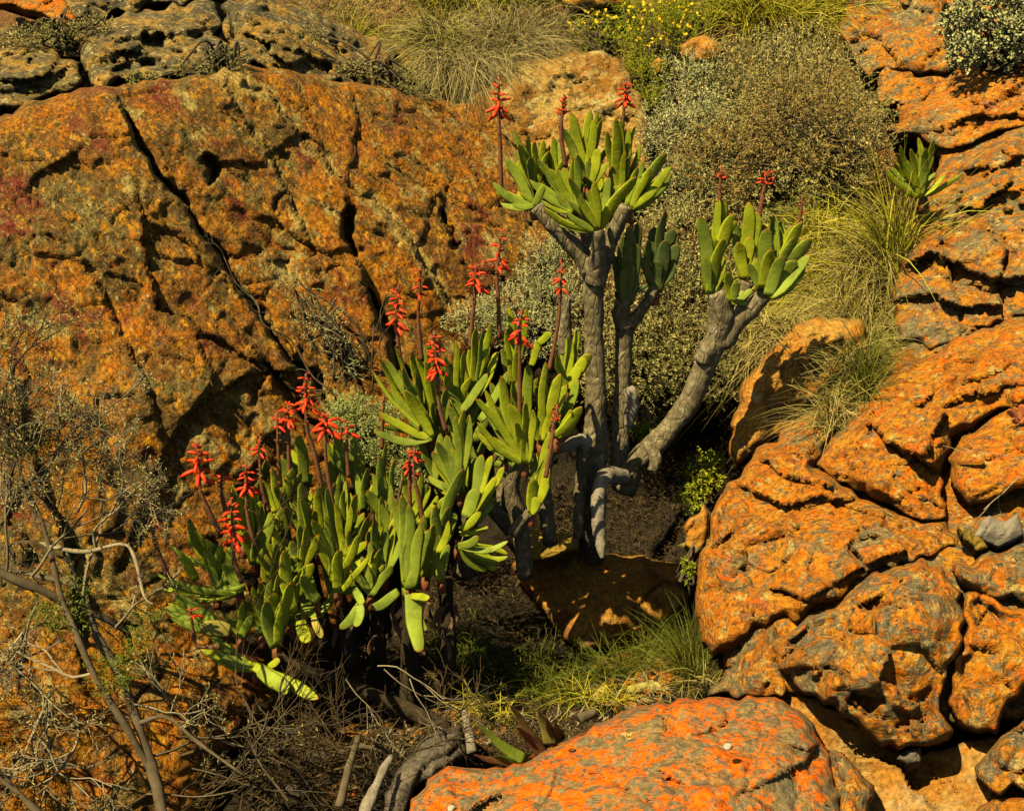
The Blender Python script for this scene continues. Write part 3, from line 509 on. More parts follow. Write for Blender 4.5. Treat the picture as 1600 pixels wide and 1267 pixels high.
def fan(parent, base, db, tips, w=18, mat=None, spread=.05, bend=.05, lean=.85, k=None, stub=True):
    """one fan of leaves: base pixel and depth, list of (tip x, tip y[, width[, base x, base y]])"""
    n = len(tips); alt = {M_leafA: M_leafB, M_leafB: M_leafA}.get(mat, mat); main = mat
    for i, tp in enumerate(tips):
        tx, ty = tp[0], tp[1]; ww = tp[2] if len(tp) > 2 and tp[2] else w * random.uniform(.85, 1.12)
        bx, by = (tp[3], tp[4]) if len(tp) > 4 else base
        up = m_(by - ty, db); dd = random.uniform(-spread, spread)
        dt = db - lean * .577 * up + dd
        B = at(bx + random.uniform(-3, 3), by + random.uniform(-2, 2), db + dd * .15); T = at(tx, ty, dt)
        roll = random.uniform(-.5, .5)
        dx = abs(tx - bx); out = dx / (abs(by - ty) + dx + 1)
        bd = np.array([0, 0, 1.]) if out > .45 else None
        mat = main if random.random() < .72 else alt
        leaf(parent, B, T, m_(ww, db) * (.80 if ww < 19 else .90) / math.cos(roll), roll, bend * random.uniform(.5, 1.5) + .06 * out, mat, bdir=bd)
    for i in range(n - 1):
        if random.random() > .85: continue
        a_, b_ = tips[i], tips[i + 1]; f = random.uniform(.3, .7)
        if math.hypot(a_[0] - b_[0], a_[1] - b_[1]) > 90: continue
        tx = a_[0] * (1 - f) + b_[0] * f; ty = a_[1] * (1 - f) + b_[1] * f + random.uniform(0, 22); up = m_(base[1] - ty, db)
        leaf(parent, at(base[0] + random.uniform(-5, 5), base[1], db + .03), at(tx, ty, db - lean * .577 * up + .03 + random.uniform(0, spread)), m_(w * random.uniform(.65, .95), db), random.uniform(-.8, .8), bend, alt)
    if stub:
        b = MB(); c = at(base[0], base[1] + 8, db + .03); tdir = Uv * m_(16, db); b.tube(np.array([c - tdir * .9, c, c + tdir]), np.array([.6, .75, .45]) * m_(10, db), 8, seed=int(base[0]))
        b.build('stem_collar', M_collar, parent)
M_collar = flat_mat('red_leaf_base', (.30, .07, .03), (.22, .10, .04), 40, .6, .1, bump=.3)

# shared flower meshes
def flower_proto(L=.034, r=.0058, curve=.25):
    t = np.array([0, .12, .35, .7, .9, 1.0]); P = np.stack([t * L, np.zeros(6), -curve * L * t ** 2], 1)
    V, F, T, a = tube_arr(P, np.array([.45, .85, 1.05, 1.0, .75, .5]) * r, 7)
    V = np.vstack([V]); me = bpy.data.meshes.new('flower'); me.from_pydata([tuple(v) for v in V], [], [tuple(map(int, f)) for f in F] + [tuple(map(int, f)) for f in T]); 
    for p in me.polygons: p.use_smooth = True
    me.materials.append(M_flower); return me
FL = [flower_proto(.034, .0048, .35), flower_proto(.029, .0045, .6), flower_proto(.02, .0038, .15)]
def spike(parent, pts, d0, f0, f1, n, size=1., d1=None, bud=False, up=False):
    """flower stalk along pixel points; flowers between pixel heights f0 (low) and f1 (high)"""
    d1 = d1 if d1 is not None else d0 - .577 * m_(pts[0][1] - pts[-1][1], d0) * .8
    N_ = len(pts); P3 = np.array([at(p[0], p[1], d0 + (d1 - d0) * (pts[0][1] - p[1]) / max(1, pts[0][1] - pts[-1][1])) for p in pts]); SPP = spline(P3, 6)
    r = np.linspace(m_(4.2, d0), m_(1.7, d0), len(SPP)); b = MB(); b.tube(SPP, r, 7, rough=.12, seed=int(pts[0][0]))
    pyl = 633.5 - ((SPP - C0) @ Uv) / ((SPP - C0) @ Fv) * FPX
    rg = random.Random(int(pts[-1][0] * 7 + pts[-1][1]))
    # little papery bracts up the stalk
    for q in range(10 + n // 3):
        y = rg.uniform(f0 + 30, f1); i = int(np.argmin(abs(pyl - y))); p = SPP[i]; a = rg.uniform(0, 6.28); dv = np.array([math.cos(a), math.sin(a), .5]) * .008
        b.tube(np.array([p, p + dv, p + dv * 1.5 - np.array([0, 0, .003])]), [.0025, .002, .0005], 4)
    st = b.build('flower_stalk', M_stalk, parent, origin=P3[0])
    for q in range(n):
        u = q / max(1, n - 1); y = f0 + (f1 - f0) * u + rg.uniform(-2.5, 2.5); i = int(np.argmin(abs(pyl - y))); p = SPP[i]; a = q * 2.4 + rg.uniform(-.6, .6)
        sc = size * (1.12 - .62 * u) * rg.uniform(.85, 1.15); me = FL[2] if (u > .82 or bud) else FL[q % 2]
        o = bpy.data.objects.new('flower', me); COL.objects.link(o); o.parent = st
        e = (.15 + .75 * u) if not up else .9
        if bud: e = 1.0
        o.location = Vector(p - P3[0]) + Vector((math.cos(a), math.sin(a), 0)) * .003
        o.rotation_euler = (0, -e * .9 + (.25 if u < .4 else 0), a); sx_ = sc * rg.uniform(.8, 1.1); o.scale = (sx_, sc, sc)
    return st
def trunk(parent, pts, radii, name='trunk', sides=14, mat=None, rough=.10, k=7, seed=1, dv=None):
    rough = max(rough, .16)
    """pts: (px,py,depth), radii in px"""
    P3 = np.array([at(*p) for p in pts]); SPP = spline(P3, k); dd = np.interp(np.linspace(0, 1, len(SPP)), np.linspace(0, 1, len(pts)), [p[2] for p in pts]); rr = np.interp(np.linspace(0, 1, len(SPP)), np.linspace(0, 1, len(radii)), radii)
    b = MB(); b.tube(SPP, rr * .88 * dd / FPX, sides, rough=rough, seed=seed); return b.build(name, mat or M_bark, parent)

# ================================================================== the tall fan aloe
G = 'fan aloes growing among the rocks'
tall = empty('fan_aloe', at(940, 770, 3.78)); tag(tall, 'tallest fan aloe with forking bare grey trunks, right of the leafy clumps', 'aloe', G)
trunk(tall, [(922,920,4.25),(926,790,3.86),(928,720,3.78),(931,660,3.74),(931,604,3.70),(928,526,3.65),(928,471,3.60),(926,412,3.56),(922,395,3.55)], [26,23,24,20,18,18,18,21,15], seed=1, k=9, sides=18)
trunk(tall, [(926,430,3.57),(905,395,3.55),(880,370,3.52),(858,346,3.49),(838,322,3.47)], [17,17,15,14,13], 'branch', seed=2)
trunk(tall, [(930,440,3.56),(934,405,3.50),(935,372,3.44),(933,358,3.42)], [18,15,12,10], 'branch', seed=3)
trunk(tall, [(932,440,3.60),(945,405,3.58),(956,370,3.56),(970,340,3.52),(978,322,3.50)], [17,14,14,14,12], 'branch', seed=4)
trunk(tall, [(915,400,3.60),(890,370,3.62),(872,335,3.62),(862,300,3.62)], [12,11,10,9], 'branch', seed=5)
trunk(tall, [(925,400,3.60),(915,350,3.62),(920,300,3.60)], [12,11,10], 'branch', seed=6)
trunk(tall, [(968,735,3.85),(969,690,3.82),(970,640,3.79),(973,590,3.76),(975,540,3.72),(977,500,3.69)], [20,17,15,14,15,17], 'trunk', seed=7)
trunk(tall, [(977,510,3.69),(970,490,3.67),(977,466,3.64)], [17,16,12], 'branch', seed=8)
trunk(tall, [(982,508,3.69),(1000,488,3.68),(1014,468,3.66),(1024,448,3.65)], [13,11,10,9], 'branch', seed=9)
trunk(tall, [(983,665,3.76),(986,640,3.74),(987,615,3.71),(984,604,3.71)], [9,12,12,6], 'stump', mat=M_dead, rough=.25, seed=10)
trunk(tall, [(975,765,3.84),(990,725,3.80),(1020,697,3.77),(1052,662,3.74),(1078,625,3.71),(1095,585,3.68),(1110,550,3.65),(1120,530,3.63)], [22,19,20,19,20,20,22,22], 'branch', seed=11, k=9, sides=18, rough=.12)
trunk(tall, [(1095,562,3.64),(1106,545,3.62),(1112,535,3.62)], [14,17,10], 'knot', seed=12, rough=.3)
trunk(tall, [(1118,540,3.64),(1125,505,3.61),(1126,480,3.58),(1118,455,3.55)], [20,22,21,16], 'branch', seed=13)
trunk(tall, [(1125,535,3.64),(1148,505,3.62),(1170,485,3.60),(1196,458,3.56)], [22,20,19,14], 'branch', seed=14)
trunk(tall, [(1140,510,3.62),(1155,470,3.60),(1168,440,3.58)], [16,14,12], 'branch', seed=15)
# broken stumps and hanging dead wood at the base
trunk(tall, [(862,712,3.68),(880,700,3.66),(900,690,3.66),(915,690,3.67),(912,712,3.68)], [3,8,11,11,9], 'stump', mat=M_dead, rough=.45, seed=16)
trunk(tall, [(912,700,3.68),(909,740,3.70),(905,790,3.72),(903,838,3.75)], [13,11,10,9], 'stump', seed=17, rough=.2)
trunk(tall, [(975,745,3.74),(955,742,3.68),(943,748,3.62),(936,770,3.60),(935,820,3.60),(938,850,3.60),(941,872,3.60)], [15,16,15,13,12,10,3], 'dead_branch', mat=M_dead, rough=.18, seed=18)
trunk(tall, [(880,620,4.0),(884,560,3.98),(882,500,3.95),(884,462,3.92)], [14,13,13,11], 'dead_trunk', seed=19, rough=.15)
trunk(tall, [(1010,690,3.72),(1022,715,3.70),(1018,735,3.7)], [8,13,10], 'dead_bark', seed=20, rough=.5)
# top crown
fan(tall, (933,360), 3.42, [(849,326,14),(886,333,14),(889,277,15),(919,297,15),(929,284,17),(952,277,17),(994,277,20),(905,320,14),(941,300,12)], mat=M_leafA)
fan(tall, (900,330), 3.50, [(827,282,15),(841,249,15),(859,264,17),(881,262,20),(895,246,15),(903,241,15),(812,300,13),(868,300,14)], mat=M_leafA)
fan(tall, (835,322), 3.48, [(769,287,17),(782,316,17),(792,247,19),(808,251,18),(809,300,20),(800,320,12),(850,290,15)], mat=M_leafB)
fan(tall, (835,300), 3.55, [(803,200,13),(812,226,17),(824,211,12),(836,221,14),(850,219,15),(829,245,17),(858,236,14)], mat=M_leafA)
fan(tall, (864,302), 3.60, [(838,246,15),(855,232,15),(864,214,15),(878,216,15),(888,240,16),(848,262,14)], mat=M_leafA)
fan(tall, (918,290), 3.62, [(873,195,16),(891,176,19),(889,216,16),(905,203,11),(922,172,20),(928,187,18),(935,173,13),(942,186,12),(914,211,14),(956,222,14),(899,232,13)], mat=M_leafA)
fan(tall, (922,292), 3.52, [(935,233,19),(902,243,16),(920,250,15),(948,255,13)], mat=M_leafA)
fan(tall, (968,318), 3.54, [(955,224,19),(962,184,19),(969,187,15),(984,201,15),(992,197,13),(976,236,13),(983,244,12),(948,205,16),(1000,225,12)], mat=M_leafA)
fan(tall, (982,326), 3.52, [(1006,251,14),(1016,264,15),(1042,240,20),(1051,257,18),(1048,272,24),(1031,302,16),(1025,280,17),(1008,290,13),(996,262,14)], mat=M_leafA)
fan(tall, (948,325), 3.56, [(930,262,15),(957,260,16),(970,268,14),(912,275,14),(985,278,15)], mat=M_leafB)
# shaded crown
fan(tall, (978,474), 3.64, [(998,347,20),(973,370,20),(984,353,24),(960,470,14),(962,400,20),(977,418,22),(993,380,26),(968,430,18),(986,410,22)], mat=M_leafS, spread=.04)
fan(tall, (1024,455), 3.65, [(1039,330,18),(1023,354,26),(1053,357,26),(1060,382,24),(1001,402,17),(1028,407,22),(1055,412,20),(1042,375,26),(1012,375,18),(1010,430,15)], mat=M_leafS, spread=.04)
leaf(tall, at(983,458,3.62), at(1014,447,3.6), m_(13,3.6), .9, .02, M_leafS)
# right crown
fan(tall, (1110,460), 3.55, [(1096,337,24),(1117,374,26),(1130,373,20),(1131,402,20),(1131,446,22),(1125,422,22),(1103,400,18)], mat=M_leafA, spread=.03, stub=False)
fan(tall, (1120,400), 3.55, [(1131,311,24),(1122,312,16),(1146,334,22),(1150,345,16),(1138,350,22)], mat=M_leafA, spread=.03, stub=False)
fan(tall, (1164,436), 3.57, [(1170,316,24),(1182,331,27),(1154,378,20),(1162,395,22),(1150,350,18),(1172,370,24)], mat=M_leafA, spread=.03, stub=False)
fan(tall, (1190,450), 3.52, [(1198,357,28),(1170,412,16),(1182,405,20),(1205,390,20)], mat=M_leafA, spread=.03, stub=False)
fan(tall, (1212,425), 3.60, [(1208,337,20),(1223,342,17),(1239,352,18),(1232,375,22),(1194,350,16),(1215,362,22),(1226,358,18)], mat=M_leafA, spread=.03, stub=False)
fan(tall, (1202,462), 3.52, [(1254,347,22),(1268,373,25),(1264,397,22),(1258,414,26),(1244,407,26),(1232,448,20),(1222,400,24),(1246,440,18),(1240,370,18)], mat=M_leafB, spread=.03, stub=False)
fan(tall, (1145,470), 3.55, [(1137,425,18),(1152,440,18),(1162,455,14),(1175,452,14),(1185,466,10)], mat=M_leafB, spread=.03, stub=False)
# its flower stalks
spike(tall, [(783,300),(782,245),(780,190),(779,125)], 3.5, 180, 128, 20)
spike(tall, [(884,262),(877,215),(878,185),(883,150)], 3.5, 178, 152, 22, .85, bud=True)
spike(tall, [(970,258),(972,215),(975,170),(978,126)], 3.5, 160, 128, 20, .9)
spike(tall, [(1124,330),(1125,295),(1127,264)], 3.5, 280, 266, 7, .8, bud=True)
spike(tall, [(1186,340),(1193,300),(1196,285),(1202,264)], 3.5, 290, 266, 12, .75, up=True)
spike(tall, [(1226,415),(1238,378),(1250,340),(1254,305)], 3.5, 330, 308, 4, .5, bud=True)

# ================================================================== middle clump
mid = empty('fan_aloe', at(790, 800, 3.6)); tag(mid, 'sunlit middle fan aloe clump leaning against the tall grey trunk, many red flower spikes', 'aloe', G)
trunk(mid, [(820,900,3.62),(815,830,3.55),(800,760,3.48),(815,722,3.42)], [16,15,14,10], seed=30)
trunk(mid, [(720,900,3.6),(735,830,3.52),(722,770,3.45)], [15,14,11], seed=31)
trunk(mid, [(800,830,3.6),(740,760,3.6),(690,700,3.58),(675,682,3.5)], [14,13,12,10], 'branch', seed=32)
trunk(mid, [(860,850,3.7),(850,760,3.65),(860,690,3.6),(870,620,3.5)], [14,13,12,10], 'branch', seed=33)
trunk(mid, [(790,800,3.65),(780,700,3.62),(770,640,3.6)], [14,12,10], 'branch', seed=34)
fan(mid, (675,684), 3.46, [(584,674,17),(592,643,17),(611,607,18),(632,611,19),(580,580,8),(591,559,10),(615,543,9),(630,573,14),(646,618,16),(661,640,14)], mat=M_leafA)
fan(mid, (676,662), 3.52, [(644,550,15),(654,559,17),(664,565,14),(671,532,8),(648,590,14),(686,560,13)], mat=M_leafA)
fan(mid, (715,638), 3.54, [(697,583,18),(720,560,18),(713,532,12),(727,548,11),(667,600,16),(706,600,14),(684,572,14),(735,590,16)], mat=M_leafA)
fan(mid, (744,618), 3.56, [(734,542,17),(745,512,15),(758,513,9),(766,505,15),(761,548,17),(777,550,18),(754,570,14),(722,575,13)], mat=M_leafA)
fan(mid, (803,605), 3.60, [(797,479,15),(791,516,11),(823,483,15),(793,565,13),(784,545,14),(812,520,14),(806,560,15)], mat=M_leafA)
b1 = at(830,572,3.55); b2 = at(842,535,3.5); b3 = at(861,520,3.46)
leaf(mid, b1, b2, m_(13,3.5), .2, .02, M_leafA, taper=np.array([.7,.8,.9,1,1,1,1,1,.95])); leaf(mid, b2 - (b2 - b1) * .04, b3, m_(13,3.5), .2, .04, M_leafA)
fan(mid, (818,660), 3.50, [(824,570,19),(801,596,13),(831,610,13),(823,628,14),(840,590,14),(812,610,14)], mat=M_leafA)
fan(mid, (820,724), 3.40, [(770,683,15),(742,674,14),(781,588,20),(797,631,25),(823,628,14),(745,622,17),(756,610,15),(806,660,16),(833,640,16),(745,660,13)], mat=M_leafA)
fan(mid, (845,690), 3.44, [(854,596,14),(877,584,21),(885,602,22),(851,565,15),(862,640,16),(836,650,14)], mat=M_leafA)
fan(mid, (868,684), 3.42, [(909,635,20),(893,640,14),(900,655,15)], mat=M_leafA)
fan(mid, (886,606), 3.50, [(901,514,16),(894,530,13),(887,527,14),(870,555,14),(924,553,22),(915,560,20),(906,575,18)], mat=M_leafA)
fan(mid, (720,768), 3.40, [(675,706,19),(683,690,18),(697,680,21),(712,650,15),(724,640,18),(735,648,16),(669,744,16),(706,700,18),(690,755,14)], mat=M_leafB)
fan(mid, (735,812), 3.36, [(753,710,23,738,800),(745,763,25,728,808),(768,711,18,740,790),(788,730,18,745,795),(751,800,17,720,828),(763,823,13,718,835),(775,745,16,740,800)], mat=M_leafA)
fan(mid, (716,852), 3.34, [(794,846,13),(794,869,14),(761,892,15),(748,838,18),(783,880,11),(770,858,12),(740,872,14)], mat=M_leafB, bend=.10)
fan(mid, (690,850), 3.42, [(692,812,26),(674,820,20),(700,790,18),(712,800,18),(706,830,16)], mat=M_leafB)
fan(mid, (735,760), 3.5, [(690,770,14),(742,715,15),(755,740,15),(700,735,15),(728,720,14)], mat=M_leafA)
# dense leaves deeper inside
for q in range(34):
    x = random.uniform(650, 880); y = random.uniform(640, 800) ; d = random.uniform(3.5, 3.66)
    leaf(mid, at(x, y, d), at(x + random.uniform(-45, 45), y - random.uniform(60, 110), d - .08), m_(17, 3.5), random.uniform(-.7, .7), .06, M_leafB)
spike(mid, [(635,607),(628,570),(622,534),(620,490),(623,445)], 3.42, 515, 448, 30)
spike(mid, [(659,564),(655,520),(654,481),(658,411)], 3.5, 465, 415, 13, .7)
spike(mid, [(735,545),(738,500),(742,459),(744,412)], 3.5, 450, 415, 16)
spike(mid, [(780,530),(779,480),(777,427),(783,362)], 3.54, 418, 364, 18)
spike(mid, [(812,655),(812,590),(812,534),(815,484)], 3.4, 532, 490, 17)
spike(mid, [(858,578),(866,540),(874,489),(878,411)], 3.46, 452, 415, 16, .8)
spike(mid, [(697,674),(686,630),(683,580),(678,517)], 3.36, 582, 522, 34, .95)
spike(mid, [(860,700),(864,670),(871,632)], 3.36, 655, 636, 10, .7, bud=True)
spike(mid, [(662,819),(655,780),(647,740),(648,700)], 3.3, 720, 702, 7, .9)
spike(mid, [(640,796),(640,760),(640,720),(642,700)], 3.3, 738, 704, 12, .8)
spike(mid, [(597,700),(597,670),(600,617)], 3.5, 665, 620, 4, .5)

# ================================================================== lower left clump
low = empty('fan_aloe', at(500, 1020, 3.4)); tag(low, 'lowest and leftmost fan aloe clump with broad blue-green leaves above the dark twiggy shade', 'aloe', G)
for i, (pts, r) in enumerate([([(560,1120,3.5),(548,1040,3.42),(540,970,3.34),(530,928,3.26)], [18,17,14,11]), ([(640,1110,3.5),(640,1030,3.42),(640,970,3.34),(638,920,3.24)], [18,17,15,12]),
        ([(520,1110,3.5),(470,1040,3.4),(420,970,3.3),(390,900,3.2)], [16,15,13,11]), ([(560,1100,3.5),(500,1060,3.4),(440,1030,3.32),(390,1000,3.2)], [15,14,13,11]), ([(700,1080,3.55),(700,1000,3.5),(695,900,3.45)], [15,14,12]),
        ([(600,1130,3.6),(590,1000,3.55),(590,860,3.5),(595,800,3.45)], [16,15,14,12]), ([(540,1120,3.6),(500,960,3.5),(480,860,3.42),(470,780,3.35)], [16,14,13,12]), ([(700,1140,3.4),(640,1110,3.38),(560,1075,3.36),(500,1050,3.34)], [14,13,12,9])]):
    trunk(low, pts, r, 'trunk' if i < 4 else 'branch', seed=50 + i, mat=M_dtrunk)
L = lambda b, d, t, **k: fan(low, b, d, [(q[0], q[1], (q[2] if len(q) > 2 else 17) * .9) + tuple(q[3:]) for q in t], **k)
L((640,920), 3.20, [(612,775,20),(629,773,24),(640,787,22),(655,822,22),(671,826,22),(622,790,16),(648,800,18),(633,850,20)], mat=M_leafB, spread=.03)
L((690,905), 3.26, [(685,872,18),(682,899,14),(700,850,20),(676,860,18)], mat=M_leafB)
leaf(low, at(645,928,3.17), at(655,1018,3.12), m_(29,3.2), .25, .05, M_leafB, taper=np.array([.9,1,1,.95,.85,.75,.65,.55,.3]))
leaf(low, at(642,930,3.17), at(671,934,3.1), m_(13,3.2), .3, .02, M_leafA)
L((529,925), 3.20, [(488,812,22),(508,806,20),(529,859,22),(562,836,18),(545,875,18),(575,870,14)], mat=M_leafB, spread=.03)
L((534,870), 3.26, [(523,786,16),(538,765,15),(559,772,17),(529,740,15),(512,760,16),(573,846,20),(589,868,14),(585,885,13),(580,858,12),(548,790,14),(568,800,16)], mat=M_leafA)
L((478,760), 3.34, [(468,680,22),(443,706,18),(452,722,20),(488,740,16)], mat=M_leafB)
L((530,765), 3.36, [(526,677,22),(506,684,12),(538,690,14),(514,720,18)], mat=M_leafB)
L((568,800), 3.36, [(552,681,25),(586,756,15),(541,700,18),(575,730,15)], mat=M_leafB)
L((605,830), 3.38, [(592,713,19),(602,690,13),(617,716,13),(582,740,18),(610,760,18),(600,775,20),(592,790,20)], mat=M_leafB)
L((650,820), 3.42, [(659,740,15),(672,760,14),(645,760,16),(685,775,14),(698,774,16),(628,735,14)], mat=M_leafA)
L((475,838), 3.28, [(439,716,24,476,790),(447,783,20),(471,754,22),(487,812,22),(444,792,18),(503,754,20,512,825),(460,770,20),(430,760,18)], mat=M_leafB)
L((447,898), 3.18, [(441,858,26,450,935),(455,845,22,480,895),(482,880,22,470,935),(430,830,22),(420,850,20),(465,870,22)], mat=M_leafB, spread=.03)
L((400,880), 3.20, [(364,764,15),(373,772,22),(404,785,22,414,850),(388,757,20),(411,750,16,425,800),(382,830,22),(424,800,22),(355,800,20),(408,830,24),(436,810,22)], mat=M_leafA)
L((345,890), 3.18, [(294,810,17,323,872),(294,824,17,330,885),(284,866,20,308,905),(264,850,13,362,900),(318,842,20,365,900),(323,874,18,380,895),(335,850,20),(350,860,22)], mat=M_leafB)
L((375,925), 3.12, [(239,893,11,370,924),(258,910,12,385,915),(290,935,11,382,918),(302,934,8),(350,880,24),(330,905,20),(300,915,12)], mat=M_leafB)
L((355,982), 3.10, [(258,948,30),(273,926,26),(266,965,18)], mat=M_leafB, spread=.03)
L((400,1045), 3.12, [(313,1010,26),(340,1018,22),(325,985,20)], mat=M_leafB, spread=.03)
leaf(low, at(360,985,3.06), at(314,979,3.02), m_(26,3.05), .1, .03, M_leafD)
L((432,1010), 3.08, [(426,926,34),(443,860,26,455,955),(414,940,26),(445,935,24),(456,910,22),(400,930,22)], mat=M_leafB, spread=.03)
L((378,995), 3.10, [(367,967,22),(394,962,20),(381,940,18),(355,960,16)], mat=M_leafB, spread=.03)
L((495,940), 3.14, [(489,880,22,462,930),(470,900,24),(478,925,20)], mat=M_leafB, spread=.03)
leaf(low, at(398,1040,3.08), at(498,1090,3.0), m_(22,3.05), .2, .04, M_leafA); leaf(low, at(405,1048,3.07), at(452,1080,3.0), m_(26,3.05), -.2, .04, M_leafB)
leaf(low, at(470,970,3.1), at(480,1004,3.05), m_(22,3.05), .2, .04, M_leafA); leaf(low, at(490,965,3.1), at(503,996,3.05), m_(13,3.05), .2, .04, M_leafD); leaf(low, at(420,1042,3.08), at(437,1030,3.05), m_(12,3.05), .2, .04, M_leafA)
for q in range(16):
    x = random.uniform(400, 700); y = random.uniform(800, 935); d = random.uniform(3.28, 3.5) + (y - 850) * -.0004
    leaf(low, at(x, y, d), at(x + random.uniform(-45, 45), y - random.uniform(60, 120), d - .08), m_(19, 3.4), random.uniform(-.7, .7), .06, M_leafB)
for (x, y, d) in [(430,930,3.16),(470,900,3.2),(410,860,3.24),(560,890,3.26),(600,900,3.26),(580,930,3.24),(500,860,3.28),(665,900,3.3),(440,820,3.28),(340,930,3.14),(380,850,3.24),(610,860,3.32),(410,990,3.12),(450,970,3.14)]:
    n_ = 5; L((x, y), d, [(x + (k - (n_ - 1) / 2) * random.uniform(10, 17) + random.uniform(-5, 5), y - random.uniform(70, 110) + abs(k - 2) * 12, random.uniform(15, 20)) for k in range(n_)], mat=random.choice([M_leafA, M_leafB]), spread=.06)
for q in range(16):
    x = random.uniform(400, 650); y = 925 + random.uniform(-12, 20) - (x < 420) * -30; d = random.uniform(3.14, 3.34)
    leaf(low, at(x, y, d), at(x + random.uniform(-45, 25), y + random.uniform(-5, 55), d - .05), m_(random.uniform(14, 18), 3.2), random.uniform(-.6, .6), .1, M_leafB, bdir=np.array([0, 0, 1.]))
# shrivelled brown old leaves hanging under the crowns
for q in range(28):
    x = random.uniform(410, 720); y = random.uniform(930, 1000); d = random.uniform(3.25, 3.42)
    leaf(low, at(x, y, d), at(x + random.uniform(-18, 18), y + random.uniform(20, 60), d + .03), m_(9, 3.3), random.uniform(-1, 1), .15, M_bract, name='withered_leaf')
spike(low, [(345,835),(325,795),(313,765),(310,728),(310,690)], 3.1, 745, 694, 19, 1.15)
spike(low, [(353,801),(346,770),(346,742)], 3.12, 750, 744, 4, .9)
spike(low, [(378,910),(366,875),(364,840),(361,778)], 3.04, 845, 782, 24, 1.1)
spike(low, [(399,855),(388,810),(385,770),(385,722)], 3.14, 772, 726, 19, .95)
spike(low, [(420,800),(410,765),(406,720),(407,682)], 3.2, 713, 684, 10, .8)
spike(low, [(438,760),(435,710),(433,642)], 3.22, 660, 645, 5, .7)
spike(low, [(452,740),(451,700),(450,632)], 3.24, 662, 634, 17)
spike(low, [(502,760),(492,710),(480,672),(478,630),(478,584)], 3.26, 636, 588, 22)
spike(low, [(522,800),(514,750),(509,710),(508,650)], 3.2, 672, 652, 15, 1.2)
spike(low, [(545,745),(542,710),(541,660)], 3.3, 678, 662, 6, .9)
spike(low, [(262,900),(245,855),(234,800),(231,760),(229,722)], 3.05, 815, 728, 14, .75)
spike(low, [(345,1010),(308,1008),(302,985),(297,948)], 3.02, 966, 952, 5, .8)

# the single small fan by the mossy ledge, and the far one on the right
sg = empty('fan_aloe', at(806,830,3.5)); tag(sg, 'single small aloe shoot on a ringed stem above the mossy yellow stone', 'aloe', G)
trunk(sg, [(804,832,3.5),(815,815,3.47),(828,800,3.44)], [13,11,10], 'stem', seed=70, rough=.05)
fan(sg, (830,800), 3.43, [(857,673,18,838,765),(857,729,20,838,785),(834,748,21),(841,778,20),(851,720,16,836,780)], mat=M_leafA, spread=.02)
spike(sg, [(853,745),(857,720),(864,680),(870,640)], 3.36, 655, 640, 7, .6, bud=True)
far = empty('fan_aloe', at(1445,335,4.4)); tag(far, 'small isolated aloe rosette rooted in the cleft between the right-hand boulders', 'aloe', G)
trunk(far, [(1446,345,4.4),(1442,325,4.36),(1440,308,4.34)], [12,11,10], 'stem', seed=71)
fan(far, (1438,308), 4.3, [(1385,264,13),(1400,240,12),(1397,255,10),(1405,228,11),(1424,232,12),(1436,215,13),(1447,232,15),(1460,218,12),(1458,245,13),(1478,272,10),(1505,270,10),(1420,262,12),(1470,292,8),(1450,260,11)], w=12, mat=M_leafA, spread=.06)
# red-edged aloe by the front boulder
ra = empty('aloe_plant', at(835,1190,2.9)); tag(ra, 'small spiky aloe with red-edged pointed leaves behind the orange front boulder', 'aloe')
PT = np.array([1, 1, .93, .78, .6, .42, .25, .12, .03])
for (bx, by, tx, ty, w_, mt) in [(822,1190,745,1131,20,M_leafB),(848,1176,797,1099,20,M_leafR),(850,1180,808,1135,22,M_leafR),(862,1165,839,1108,22,M_leafD),(800,1192,740,1180,14,M_leafR),(878,1155,866,1128,14,M_leafR),(872,1160,850,1120,16,M_leafR),(812,1192,770,1182,14,M_leafB)]:
    leaf(ra, at(bx, by, 2.82), at(tx, ty, 2.72), m_(w_, 2.8), random.uniform(-.4, .4), .05, mt, taper=PT)
# fallen leaves
for (x0, y0, x1, y1, w_, lb) in [(981,1076,1036,1068,15,'pale yellow fallen aloe leaf lying in the hollow grass'),(928,1092,948,1072,15,'short pale fallen leaf left of the long yellow one'),(1125,845,1060,852,9,'curled dry leaf hanging by the edge of the dark hollow')]:
    d = float(GROUND(x0, y0)) - .09; o = leaf(None, at(x0, y0, d), at(x1, y1, d - .02), m_(w_, d), .2, .06, M_leafD, name='fallen_leaf'); tag(o, lb, 'leaf')
print('aloes done', len(bpy.data.objects))

# ================================================================== shrubs, grass, twigs
def nrm(a): return a / (np.linalg.norm(a, axis=-1, keepdims=True) + 1e-9)
def in_blobs(blobs, n, shell=.45):
    """blobs: (px,py,depth, rx px, ry px, rdepth m)"""
    wt = np.array([b[3] * b[4] for b in blobs], float); wt /= wt.sum(); k = RNG.choice(len(blobs), n, p=wt); Bb = np.array(blobs, float)[k]
    u = nrm(RNG.normal(size=(n, 3))); r = (shell + (1 - shell) * RNG.random(n)) ** .8; r *= 1 + .5 * fbm(u * 2.6 + k[:, None] * 9, 3, 3) * 2
    c = at(Bb[:, 0], Bb[:, 1], Bb[:, 2]); rx = Bb[:, 3] * Bb[:, 2] / FPX; ry = Bb[:, 4] * Bb[:, 2] / FPX
    off = (u * r[:, None]); P = c + off[:, :1] * rx[:, None] * Rv + off[:, 1:2] * ry[:, None] * Uv + off[:, 2:] * Bb[:, 5:6] * Fv
    out = nrm(P - c) ; return P, out
